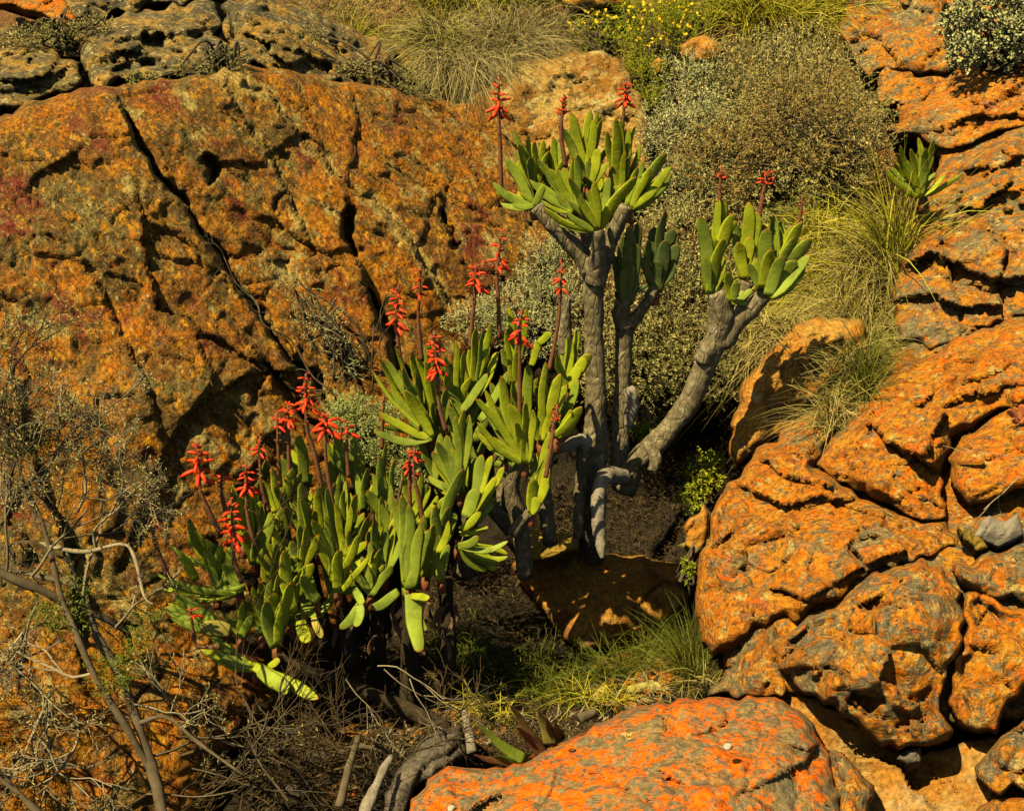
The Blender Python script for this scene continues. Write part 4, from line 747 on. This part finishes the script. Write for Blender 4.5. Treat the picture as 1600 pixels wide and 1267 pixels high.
def slivers(P, D, L, W, curl=.15):
    """leaflet quads: base, two sides, tip, folded a little"""
    n = len(P); D = nrm(D); s_ = nrm(np.cross(D, RNG.normal(size=(n, 3)))); nn = np.cross(D, s_); L = np.broadcast_to(L, (n,))[:, None]; W = np.broadcast_to(W, (n,))[:, None]
    a = P; b = P + D * L * .55 + s_ * W * .5 + nn * W * curl; c = P + D * L; d = P + D * L * .55 - s_ * W * .5 + nn * W * curl
    V = np.stack([a, b, c, d], 1).reshape(-1, 3); F = np.arange(n * 4).reshape(-1, 4); return V, F
def shrub(label, base, blobs, nsp, per, sl, leafL, leafW, mat, twigmat=None, up=.5, jit=.5, cat='shrub', name='shrub', group=None, ntw=90, shell=.35, extra=None):
    root = empty(name, at(*base)); tag(root, label, cat, group)
    P, out = in_blobs(blobs, nsp, shell); D = nrm(out + np.array([0, 0, up]) + RNG.normal(size=P.shape) * jit)
    t = RNG.random((nsp, per)); S0 = P[:, None] + D[:, None] * (t * sl)[..., None]; az = nrm(RNG.normal(size=(nsp, per, 3)))
    LD = nrm(D[:, None] * .55 + az * .8); V, F = slivers(S0.reshape(-1, 3), LD.reshape(-1, 3), RNG.uniform(.6, 1.3, nsp * per) * leafL, RNG.uniform(.7, 1.3, nsp * per) * leafW)
    # the sprig stems themselves
    s_ = nrm(np.cross(D, RNG.normal(size=D.shape))) * leafW * .28; e = P + D * sl * 1.05
    V2 = np.stack([P - s_, P + s_, e + s_ * .5, e - s_ * .5], 1).reshape(-1, 3); F2 = np.arange(len(V2)).reshape(-1, 4) + len(V)
    mesh_np('foliage', np.vstack([V, V2]), [np.vstack([F, F2])], mat, root, smooth=False)
    b = MB(); b0 = at(*base); Q, _ = in_blobs(blobs, ntw, .2)
    for q in Q:
        m = b0 + (q - b0) * .5 + RNG.normal(0, .04, 3) + np.array([0, 0, .02]); b.tube(spline([b0 + RNG.normal(0, .03, 3), m, q], 4), np.linspace(.008, .0025, 9), 4, cap=False)
    b.build('branch', twigmat or M_twig, root)
    return root
SG = 'bushes on the slope behind the aloes'
shrub('big grey-green bush of lacy twigs between the tall aloe and the top right boulders', (1240,330,5.25), [(1250,170,5.25,120,85,.35),(1180,110,5.5,80,55,.3),(1280,260,5.0,90,70,.3),(1170,230,5.1,90,80,.3),(1330,210,5.1,60,60,.25),(1210,310,4.9,80,50,.2),(1240,95,5.6,70,45,.25)], 5200, 9, .05, .016, .0052, M_gsh, group=None)
shrub('silvery twiggy bush just right of the topmost aloe crown', (1080,330,5.3), [(1075,150,5.5,50,60,.2),(1050,230,5.2,60,70,.25),(1100,220,5.2,60,70,.25),(1060,300,5.0,55,50,.2),(1120,140,5.55,40,45,.2)], 2400, 9, .05, .016, .0052, M_gsh2)
shrub('dense straw-grey bush filling the gap behind the bare aloe trunks', (1060,640,4.85), [(1070,380,4.75,75,70,.3),(1060,470,4.6,90,80,.3),(1090,560,4.5,65,70,.25),(950,430,4.7,60,80,.25),(1000,560,4.5,70,80,.2),(1150,500,4.65,50,70,.2),(940,560,4.5,50,70,.2),(1180,400,4.8,50,60,.25)], 4600, 9, .05, .016, .0052, M_gsh)
shrub('low dry grey bush left of the tall aloe trunk, above the middle clump', (850,560,4.75), [(850,420,4.75,40,50,.15),(860,470,4.6,55,45,.2),(790,480,4.6,55,35,.15),(740,500,4.5,40,28,.12),(830,520,4.5,60,40,.15),(890,390,4.8,35,50,.15)], 1900, 8, .045, .013, .0038, M_gsh2)
shrub('brown dry undergrowth under the big grey-green bush', (1340,330,5.0), [(1250,200,4.85,110,90,.15),(1120,260,4.85,70,70,.15),(1350,280,5.0,50,45,.2),(1300,160,5.5,60,45,.2),(1390,290,4.9,40,35,.15),(1260,70,6.0,90,40,.2),(1140,150,5.7,70,60,.2)], 2600, 8, .055, .016, .0045, M_brn)
shrub('bright green fine-leaved bush with tiny yellow flowers at the top', (1030,150,5.9), [(1030,60,5.9,60,60,.25),(1020,20,6.1,70,30,.2),(1000,130,5.6,40,40,.15),(1090,30,6.2,40,35,.2),(1010,170,5.5,28,30,.12),(1110,10,6.4,70,30,.2)], 2100, 9, .055, .018, .0035, M_grn)
P, _ = in_blobs([(1000,40,5.75,90,40,.1),(930,50,5.75,45,25,.1),(1060,20,5.9,40,25,.1)], 110, .6); V, F = slivers(np.repeat(P, 4, 0), RNG.normal(size=(440, 3)), .02, .014); o = mesh_np('flowers', V, [F], M_yel, None, False); tag(o, 'tiny yellow flowers scattered over the green bush', 'flowers', kind='stuff')
shrub('small yellow-flowered herb beside the big grass tussock', (935,80,5.75), [(930,60,5.75,40,28,.1),(960,70,5.75,25,20,.1)], 240, 6, .06, .018, .005, M_grn, ntw=30)
shrub('rounded silvery-leaved bush in the top right corner', (1560,110,5.1), [(1560,20,5.1,75,45,.2),(1590,60,4.95,45,40,.15),(1510,80,4.95,26,24,.08),(1500,40,5.05,30,25,.1),(1620,0,5.1,60,60,.2)], 1500, 11, .03, .017, .013, M_gsh2, up=.6, cat='bush', name='bush')
shrub('pale green feathery plant left of the middle aloe clump', (570,720,3.95), [(555,650,3.82,38,30,.08),(575,690,3.78,38,36,.08),(600,655,3.85,20,25,.06),(540,640,3.85,22,16,.05)], 900, 10, .03, .012, .0028, M_moss, cat='plant', name='feathery_plant', ntw=30)
shrub('pale green lichen-like plant behind the two lowest flower spikes', (640,800,3.7), [(640,740,3.55,24,40,.06),(655,700,3.6,18,22,.05)], 350, 9, .03, .011, .0026, M_moss, cat='plant', name='feathery_plant', ntw=14)
shrub('small leafy green plant below the leaning grey branch', (1100,790,3.95), [(1095,750,3.9,26,30,.06),(1110,725,3.95,20,18,.05),(1075,780,3.88,16,16,.05)], 300, 7, .025, .014, .007, M_grn, cat='plant', name='small_plant', ntw=20)
shrub('tiny fern-like sprig against the leftmost edge of the broad orange boulder', (1076,905,3.6), [(1076,888,3.5,8,18,.02)], 40, 6, .015, .010, .006, M_grn, cat='plant', name='small_plant', ntw=6)
shrub('tuft of small green leaves between the stumps at the foot of the tall trunk', (1010,690,3.95), [(1012,675,3.95,22,16,.05)], 110, 6, .025, .013, .006, M_grn, cat='plant', name='small_plant', ntw=10)
shrub('sparse dry plant growing in the rock crevice left of the middle clump', (560,620,4.2), [(500,500,4.02,40,40,.05),(530,560,4.05,35,40,.06),(470,450,4.0,25,25,.04)], 260, 5, .04, .011, .0028, M_gsh2, cat='plant', name='crevice_plant', ntw=40)

def grass(label, blobs, n, L, W, mat, lean=(0, 0, 1), spread=.5, droop=.6, cat='grass', name='grass_tussock', root_r=.25, kind=None, depthfn=None):
    """blobs: (px, py, depth, rx, ry) footprint of the roots"""
    Bb = np.array(blobs, float); k = RNG.integers(0, len(Bb), n); b = Bb[k]; a = RNG.random(n) * 6.283; r = np.sqrt(RNG.random(n))
    px = b[:, 0] + np.cos(a) * r * b[:, 3]; py = b[:, 1] + np.sin(a) * r * b[:, 4]
    dd = b[:, 2] + RNG.normal(0, .02, n) + (b[:, 1] - py) * .0016
    P0 = at(px, py, dd); dirs = nrm(np.array(lean) + RNG.normal(size=(n, 3)) * spread + np.c_[(np.cos(a) * r), 0 * a, 0 * a] * .5)
    ln = L * RNG.uniform(.45, 1.15, n)[:, None]; hz = nrm(np.c_[dirs[:, 0], dirs[:, 1], 0 * a] + RNG.normal(size=(n, 3)) * np.array([.3, .3, 0])); dp = droop * RNG.uniform(.3, 1.6, n)[:, None]
    side = nrm(np.cross(dirs, RNG.normal(size=(n, 3)))) * (W * RNG.uniform(.6, 1.3, n))[:, None] * .5
    pts = []
    for t in (0, .25, .5, .75, 1.):
        c = P0 + dirs * ln * t + hz * ln * dp * .35 * t * t + np.array([0, 0, -1.]) * ln * dp * .55 * t ** 2.3
        w_ = (1 - t) ** .7 + .06; pts += [c - side * w_, c + side * w_]
    V = np.stack(pts, 1).reshape(-1, 3); base = (np.arange(n) * 10)[:, None, None]; q = np.array([[0, 1, 3, 2], [2, 3, 5, 4], [4, 5, 7, 6], [6, 7, 9, 8]])[None]
    F = (base + q).reshape(-1, 4); o = mesh_np(name, V, [F], mat, None, True); tag(o, label, cat, kind=kind); return o
grass('big round tussock of fine green-grey grass on the ledge left of the tan rock', [(715,85,5.75,45,25),(690,70,5.8,30,20)], 1700, .34, .0035, M_gr4b, (-.1, -.2, .8), .65, 1.1)
grass('dry grey-green grass tussock right of the big one on the ledge', [(820,60,5.85,70,25),(790,80,5.7,40,18)], 2200, .36, .0032, M_gr4, (.0, -.3, .7), .55, 1.1)
grass('grey dead grass hanging over the ledge edge below the tussock', [(710,95,5.45,45,12),(760,95,5.5,40,10)], 900, .28, .003, M_gr4, (0, -.5, .2), .5, 1.6)
grass('upper row of green grass behind the ledge tussocks at the top edge', [(740,10,6.3,90,20),(830,0,6.4,50,15)], 1700, .40, .004, M_gr1, (0, -.1, 1), .4, .7)
grass('small yellow-green grass tuft alone on the brown slope, upper left', [(552,70,5.95,14,7)], 420, .22, .0032, M_gr1, (0, -.1, 1), .45, .5)
grass('brown dry grass on the slope around the small tuft', [(600,40,6.1,70,40),(500,20,6.1,70,25)], 900, .16, .003, M_gr2, (0, 0, 1), .6, .8, kind='stuff')
grass('golden green tall grass sweeping across the top right', [(1230,50,6.2,80,20),(1300,30,6.3,45,25),(1180,20,6.4,60,20)], 3000, .55, .005, M_gr1, (.25, -.1, .7), .3, .9)
grass('straw-coloured grass at the top edge behind the golden grass', [(1240,0,6.6,110,20)], 1400, .45, .005, M_gr2, (.2, -.1, .8), .35, .9)
grass('long yellow-green grass clump right of the right aloe crown', [(1330,470,4.5,60,50),(1290,400,4.7,60,40)], 2600, .34, .0040, M_gr1, (-.05, -.25, .8), .6, 1.1)
grass('straw-yellow long grass arching in front of the right-hand rocks', [(1375,430,4.45,40,60),(1340,520,4.3,40,40)], 1700, .38, .0038, M_gr2, (-.25, -.3, .7), .6, 1.2)
grass('dark green grass under the straw blades right of the aloe crown', [(1290,370,4.9,70,30),(1230,460,4.7,45,40)], 1600, .30, .0040, M_gr3, (0, -.2, .9), .6, .9)
grass('tall thin grass blades beside the isolated small aloe rosette', [(1400,400,4.4,25,35)], 260, .50, .0042, M_gr1, (-.15, -.1, 1), .35, .6)
grass('tangled grass hanging over the upright golden rock', [(1240,520,4.05,60,25),(1200,530,4.1,40,25)], 600, .24, .0034, M_gr2, (0, -.3, .5), .7, 1.3)
grass('dry wispy grass growing in the groove between golden rock and orange slab', [(1320,600,3.85,28,50),(1300,650,3.75,20,25),(1345,560,3.95,25,30)], 800, .22, .0028, M_gr2, (-.1, -.2, .7), .65, 1.0)
grass('olive grass blades in the groove above the broad boulder', [(1350,600,3.82,16,40)], 300, .25, .0032, M_gr3, (0, -.1, 1), .4, .6)
grass('green grass tuft at the foot of the broad orange boulder', [(1085,1030,3.42,28,40),(1075,1050,3.45,20,20)], 600, .20, .0026, M_gr3, (-.05, -.1, 1), .38, .5)
grass('yellowing grass fringe below the green tuft', [(1095,1065,3.3,30,18),(1040,1080,3.4,40,14)], 120, .12, .0026, M_gr2, (-.1, -.1, 1), .6, .8)
grass('shaded green grass clump in the middle of the dark hollow', [(840,1050,3.8,40,30),(870,1085,3.65,50,20)], 700, .17, .0026, M_gr3, (-.1, -.1, .8), .85, .8)
grass('dark grass at the left side of the hollow', [(760,1070,3.75,50,40),(720,1010,3.85,40,30)], 800, .18, .0026, M_gr3, (0, -.1, .8), .75, .8)
grass('sparse grass by the small spiky aloe', [(760,1110,3.45,40,20),(930,1090,3.6,60,15)], 320, .12, .0024, M_gr1, (0, -.1, .8), .7, .8)
grass('weedy dark grass below the orange dappled boulder', [(960,1050,3.8,60,20),(1020,1020,3.9,40,25)], 700, .18, .0028, M_gr3, (0, -.1, .9), .8, .7)

# litter: dead leaves and twigs on the ground, far too many to count
def litter(label, blobs, n, L, W, mat, f=GROUND, off=.04):
    Bb = np.array(blobs, float); k = RNG.integers(0, len(Bb), n); b = Bb[k]; a = RNG.random(n) * 6.283; r = np.sqrt(RNG.random(n)); px = b[:, 0] + np.cos(a) * r * b[:, 2]; py = b[:, 1] + np.sin(a) * r * b[:, 3]
    d = f(px, py) - off - RNG.random(n) * .05; D = nrm(RNG.normal(size=(n, 3)) * np.array([1, 1, .35])); V, F = slivers(at(px, py, d), D, RNG.uniform(.4, 1.4, n) * L, RNG.uniform(.5, 1.4, n) * W, .3)
    o = mesh_np('leaf_litter', V, [F], mat, None, False); tag(o, label, 'litter', kind='stuff')
litter('dead leaves and twigs coloured dark for the shade on the hollow floor', [(600,1100,200,110),(850,980,220,130),(1000,820,160,120),(1050,650,110,90),(780,1130,150,60)], 22000, .026, .0045, M_dtwig)  # litter colour paints the hollow's shade
litter('straw and dry flakes lying over the hollow floor', [(900,1080,150,60),(700,1130,120,60)], 1100, .04, .006, M_pale)
litter('dry brown flakes on the slope behind', [(700,60,300,70),(1100,120,250,80),(1250,350,150,120)], 7000, .04, .012, M_brn)

def branchy(b, P, D, L, r, depth, mx, bendy=.25, gravity=0., kids=(2, 3), shrink=.68, ang=.6, leafpts=None):
    pts = [P]; n = 4; d = D
    for i in range(n):
        d = nrm(d + RNG.normal(0, bendy, 3) * .6 + np.array([0, 0, gravity])); pts.append(pts[-1] + d * L / n)
    b.tube(spline(pts, 2), np.linspace(r, r * .62, 2 * n + 1), 5 if r > .006 else 3, cap=False)
    if leafpts is not None and depth >= mx - 1: leafpts += pts[2:]
    if depth >= mx: return
    for q in range(random.randint(*kids)):
        t = random.uniform(.35, 1); i = min(n - 1, int(t * n)); p = pts[i] + (pts[i + 1] - pts[i]) * (t * n - i) if t < 1 else pts[-1]
        nd = nrm(d + nrm(RNG.normal(size=3)) * ang * random.uniform(.7, 1.4)); branchy(b, p, nd, L * shrink * random.uniform(.7, 1.2), r * .6, depth + 1, mx, bendy, gravity, kids, shrink, ang, leafpts)
def px_dir(dx, dy, dz=0): return nrm(Rv * dx - Uv * dy + Fv * dz)
# large twiggy shrub at the left
ts = empty('twiggy_shrub', at(240,1260,2.75)); tag(ts, 'large nearly leafless grey twiggy shrub at the lower left in front of the rock face', 'shrub')
thick_b = [([(262,1300,2.72),(240,1210,2.74),(215,1130,2.76),(190,1060,2.78),(150,990,2.8),(125,920,2.82),(60,900,2.84),(-20,880,2.85)], [9,9,8,7,7,6,5,4]),
           ([(250,1230,2.75),(200,1140,2.73),(150,1060,2.72),(115,980,2.72),(95,930,2.74),(70,830,2.76),(40,760,2.8)], [6,6,5,5,4,4,3]),
           ([(-40,880,2.70),(60,920,2.74),(110,945,2.78),(160,965,2.82),(195,985,2.86),(205,1010,2.9)], [7,8,7,7,5,4]),
           ([(125,930,2.8),(100,860,2.78),(60,850,2.76),(130,862,2.74),(190,850,2.72),(210,870,2.7),(225,930,2.68),(240,945,2.68)], [4,3.5,3,3.5,3,3,2,1.5]),
           ([(-30,1190,2.6),(20,1230,2.6),(80,1290,2.6)], [6,5,5]), ([(215,1130,2.76),(260,1120,2.72),(310,1160,2.7),(380,1210,2.68)], [4,3,3,2])]
for pts, r in thick_b:
    P3 = np.array([at(*p) for p in pts]); SPP = spline(P3, 5); rr = np.interp(np.linspace(0, 1, len(SPP)), np.linspace(0, 1, len(r)), r) * 2.75 / FPX; b = MB(); b.tube(SPP, rr, 9, rough=.4, seed=5); b.build('branch', M_twig if r[0] > 4.5 or r[0] == 4 and len(r) == 4 else M_pale, ts)
tb = MB(); tb2 = MB(); lp = []
for (x, y, dx, dy, dz, L_, mx) in [(130,930,-.3,-1,.1,.22,4),(100,870,.1,-1,0,.24,4),(60,830,-.2,-1,.0,.25,4),(150,860,.2,-1,0,.2,4),(30,880,-.4,-1,0,.25,4),(10,760,.1,-1,0,.22,4),(60,760,.3,-.9,0,.22,4),(120,800,.1,-1,.1,.2,3),
        (180,980,.8,-.1,0,.14,2),(210,1100,.9,.3,-.1,.2,3),(240,1180,.9,-.1,-.1,.22,3),(150,1050,-.7,.3,0,.22,4),(60,940,-.5,.6,0,.2,4),(100,1000,-.6,.5,0,.2,4),(230,1240,.8,.4,0,.22,3),(20,700,.2,-1,0,.16,4),(0,820,.5,-.6,0,.2,4),(0,640,.4,-.8,0,.18,4),(90,720,.2,-1,.1,.16,3),(40,980,-.2,.9,0,.2,4),(80,1080,-.4,.8,0,.2,4),(20,1040,.5,.6,0,.2,3),(120,1120,.2,.9,0,.2,3),(60,1150,.6,.6,0,.2,3),(180,1180,-.6,.4,0,.18,3),(10,900,.2,-.9,0,.24,4),(50,900,.4,-.6,0,.22,4),(110,880,-.6,-.7,0,.2,4),(20,800,.1,-1,0,.2,4)]:
    branchy(tb if random.random() < .6 else tb2, at(x, y, 2.76), px_dir(dx, dy, dz), L_, .0045, 0, mx, .35, .03, (3, 4), .66, .75, lp)
tag(tb.build('twigs', M_twig, ts), kind='stuff'); tag(tb2.build('twigs', M_pale, ts), kind='stuff')
lp = np.array(lp); sel = lp[RNG.random(len(lp)) < .35]; V, F = slivers(np.repeat(sel, 3, 0), RNG.normal(size=(len(sel) * 3, 3)) + [0, 0, .5], .009, .0028); mesh_np('foliage', V, [F], M_gsh, ts, False)
Pg, og = in_blobs([(185,1050,2.72,45,40,.06),(90,960,2.74,50,30,.06),(215,1000,2.74,20,30,.05),(240,960,2.75,20,15,.04),(50,690,2.78,35,30,.05),(120,920,2.76,30,25,.05)], 420, .2); V, F = slivers(np.repeat(Pg, 6, 0) + RNG.normal(0, .008, (2520, 3)), np.repeat(og, 6, 0) + RNG.normal(size=(2520, 3)), .014, .0032); mesh_np('foliage', V, [F], M_dgrn, ts, False)
# dead twigs
def twigs(label, starts, mat, name='dead_branch', r0=.003, mx=3, kids=(2, 3), bend=.3):
    b = MB()
    for (x, y, d, dx, dy, dz, L_) in starts: branchy(b, at(x, y, d), px_dir(dx, dy, dz), L_, r0, 0, mx, bend, 0, kids, .7, .6)
    o = b.build(name, mat); tag(o, label, 'branch')
twigs('bleached twigs curving down in the dark below the middle of the low aloe clump', [(590,1040,2.98,.9,.15,0,.2),(600,1045,2.98,.7,.6,0,.22),(640,1060,2.96,.5,.9,0,.18),(540,1060,3.0,.6,.9,0,.2)], M_pale, mx=3)
twigs('tangle of dry grey twigs at the bottom left of centre', [(330,1240,2.7,.6,-.6,0,.24),(300,1200,2.72,1,.2,0,.26),(450,1250,2.72,-.5,-.5,0,.2),(360,1160,2.85,.8,.4,0,.24),(280,1150,2.75,.9,.2,0,.24)], M_twig, mx=3, r0=.0032, kids=(2, 3))
twigs('dark twigs massed in the shade beneath the low aloe clump', [(random.uniform(240,640), random.uniform(1130,1260), random.uniform(2.85,3.05), random.uniform(-1,1), random.uniform(-.3,.8), 0, .19) for _ in range(30)], M_dtwig, mx=3, r0=.004, kids=(3, 4))
twigs('thin dry twigs over the rock crevice left of the middle clump', [(540,600,4.05,-.4,-1,0,.25),(560,620,4.05,-.1,-1,0,.25),(580,610,4.05,.2,-1,0,.2),(600,610,4.05,-.2,-1,0,.2)], M_twig, mx=2, r0=.004)
twigs('fine dark twigs among the orange spikes over the left aloe leaves', [(380,880,2.98,.6,-.7,0,.12),(430,870,2.98,.2,-1,0,.16),(420,820,3.0,.4,-.6,0,.1),(400,950,2.96,.5,-.8,0,.14)], M_dtwig, mx=3, r0=.0018, kids=(3, 3))
twigs('dry twig on the right edge beside the bright orange boulder', [(1600,740,3.0,-.8,.3,0,.14),(1610,720,3.0,-.9,-.4,0,.14)], M_pale, mx=2, r0=.002)
for (pts, r, lb, mt) in [([(560,1290,2.62),(580,1245,2.64),(600,1200,2.68),(612,1180,2.7)], [8,9,8,4], 'bleached grey log end sticking up at the bottom edge', M_dead),
        ([(738,1175,2.95),(732,1140,3.0),(725,1110,3.05)], [7,7,4], 'short upright grey stump left of the small spiky aloe', M_dead), ([(520,1180,2.95),(560,1165,2.97),(610,1175,3.0)], [5,5,3], 'pale dead branch lying in the shade at the bottom', M_twig),
        ([(905,1122,2.98),(930,1112,3.0)], [10,8], 'short rotten log piece above the orange front boulder', M_twig), ([(530,1260,2.68),(545,1200,2.72),(560,1150,2.78)], [6,6,4], 'grey root left of the bleached log', M_twig)]:
    P3 = np.array([at(*p) for p in pts]); SPP = spline(P3, 5); b = MB(); b.tube(SPP, np.interp(np.linspace(0, 1, len(SPP)), np.linspace(0, 1, len(r)), r) * 2.8 / FPX, 10, rough=.45, seed=8); o = b.build('log', mt); tag(o, lb, 'log')
# red succulent on the slab, right-edge succulent, snail shell, dead leaves at the right edge
def blob_plant(label, items, d, mat, name='succulent_plant', cat='succulent'):
    root = empty(name, at(items[0][0], items[0][1] + 10, d)); tag(root, label, cat)
    for (x0, y0, x1, y1, w_) in items: leaf(root, at(x0, y0, d + .01), at(x1, y1, d - .02), m_(w_, d), random.uniform(-.4, .4), .05, mat, thick=.6)
blob_plant('small red fleshy-leaved succulent in a crack of the orange slab', [(1495,672,1486,650,14),(1497,672,1501,643,15),(1495,672,1494,656,8),(1498,674,1508,658,9),(1494,674,1489,664,8)], 3.52, M_red)
blob_plant('red succulent leaves at the far right edge beside the orange boulder', [(1590,655,1575,640,12),(1592,655,1598,632,13),(1594,660,1610,650,10),(1590,660,1582,655,9)], 3.28, M_red)
fl = rock('dead_leaf', [(1515,838),(1545,805),(1570,815),(1590,800),(1600,835),(1575,848),(1560,856),(1545,850)], lambda x, y: 3.02 + 0 * x, M_dead, H=.02, R=9, s=3, seed=91, thick=.04); tag(fl, 'pale grey curled flakes lying at the right edge below the bright orange boulder', 'flakes')
fl = rock('dead_leaf', [(1496,822),(1520,830),(1545,855),(1525,862),(1505,842)], lambda x, y: 3.0 + 0 * x, M_yrock, H=.02, R=9, s=3, seed=92, thick=.04); tag(fl, 'yellow dry curled leaf beside the grey flakes', 'leaf')
for (x, y, r, d, lb) in [(1137,1168,8,None,'small white snail shell on top of the orange front boulder'),(705,1264,7,None,'white pebble at the bottom edge of the front boulder'),(1191,936,4,3.1,'tiny white pebble on the flank of the broad orange boulder')]:
    dd = (float(FRONT(x, y)) - .17) if d is None else d; c = at(x, y, dd); b = MB(); R_ = m_(r, dd); sp = []
    for t in np.linspace(0, 1, 12): sp.append(c + np.array([math.cos(t * 9) * R_ * .5 * (1 - t * .6), math.sin(t * 9) * R_ * .5 * (1 - t * .6), R_ * .5 * t]))
    b.tube(np.array(sp), np.linspace(R_ * .75, R_ * .2, 12), 8); o = b.build('snail_shell' if r > 5 else 'pebble', M_white); tag(o, lb, 'shell' if r > 7 else 'pebble')
print('done', len(bpy.data.objects), sum(len(o.data.polygons) for o in bpy.data.objects if o.type == 'MESH'))
for r_ in (tall, mid, low): print(r_.name, sum(1 for c in r_.children if c.name.startswith('leaf')))
# thin dry branch lying in the long diagonal crack of the rock face
b = MB(); pts = [(340,402),(372,440),(398,470),(425,512),(455,535),(490,590),(520,612),(548,655)]
P3 = np.array([at(x, y, float(FACE(x, y)) - .17) for x, y in pts]) + RNG.normal(0, .012, (len(pts), 3)); b.tube(spline(P3, 4), np.linspace(.0015, .0045, 29), 5, rough=.3)
for k in range(0, 8): branchy(b, P3[k], px_dir(random.uniform(-.8, .3), -1, -.1), .10, .0018, 1, 3, .5, 0, (2, 3))
o = b.build('dry_branch', M_twig); tag(o, 'thin dry twiggy branch lying over the lower end of the long diagonal crack', 'branch')
# dry scrub on the ledge joints
shrub('dry straggly plant in the joint above the rock face, top left', (345,100,4.45), [(350,95,4.42,30,16,.05),(300,110,4.4,35,10,.04),(230,128,4.35,30,8,.04)], 300, 6, .03, .012, .004, M_gsh, cat='plant', name='dry_plant', ntw=20)
shrub('low olive scrub growing along the shelf edge beside the grass tussock', (600,120,5.1), [(620,125,5.1,45,16,.06),(560,110,5.1,40,12,.05),(480,60,5.1,30,14,.05),(660,150,5.1,24,16,.05)], 420, 6, .03, .013, .004, M_gsh, cat='plant', name='dry_plant', ntw=20)
shrub('grey scrubby plant at the top left among the ledge rocks', (90,60,4.7), [(90,50,4.65,40,16,.05),(150,40,4.75,26,14,.05),(30,60,4.6,26,12,.05)], 360, 6, .03, .013, .0045, M_gsh, cat='plant', name='dry_plant', ntw=20)
# gravel
def gravel(label, blobs, n, r0, r1, mat, f, off):
    ico = np.array([[0, 0, 1], [.9, 0, .4], [.28, .85, .4], [-.72, .53, .4], [-.72, -.53, .4], [.28, -.85, .4], [0, 0, -.4]]); T = np.array([[0, 1, 2], [0, 2, 3], [0, 3, 4], [0, 4, 5], [0, 5, 1], [6, 2, 1], [6, 3, 2], [6, 4, 3], [6, 5, 4], [6, 1, 5]])
    Bb = np.array(blobs, float); k = RNG.integers(0, len(Bb), n); q = Bb[k]; a = RNG.random(n) * 6.283; r = np.sqrt(RNG.random(n)); px = q[:, 0] + np.cos(a) * r * q[:, 2]; py = q[:, 1] + np.sin(a) * r * q[:, 3]
    P = at(px, py, f(px, py) - off); sz = RNG.uniform(r0, r1, n) ** 1; V = P[:, None] + ico[None] * sz[:, None, None] * RNG.uniform(.6, 1.3, (n, 7, 1)) * np.array([1.2, 1, .8]); F = (np.arange(n) * 7)[:, None, None] + T[None]
    o = mesh_np('gravel', V.reshape(-1, 3), [F.reshape(-1, 3)], mat, None, False); tag(o, label, 'gravel', kind='stuff')
gravel('grit and small chips on the smooth ochre slab', [(1430,1220,120,35),(1330,1190,40,30),(1540,1200,90,40)], 260, .001, .0035, M_slab, lambda x, y: RIGHT(x, y) + .10, .0)
gravel('brown chips of rock on the hollow floor', [(930,1070,120,40),(700,1140,90,40),(1000,1050,80,30)], 700, .003, .011, M_b1, GROUND, .06)
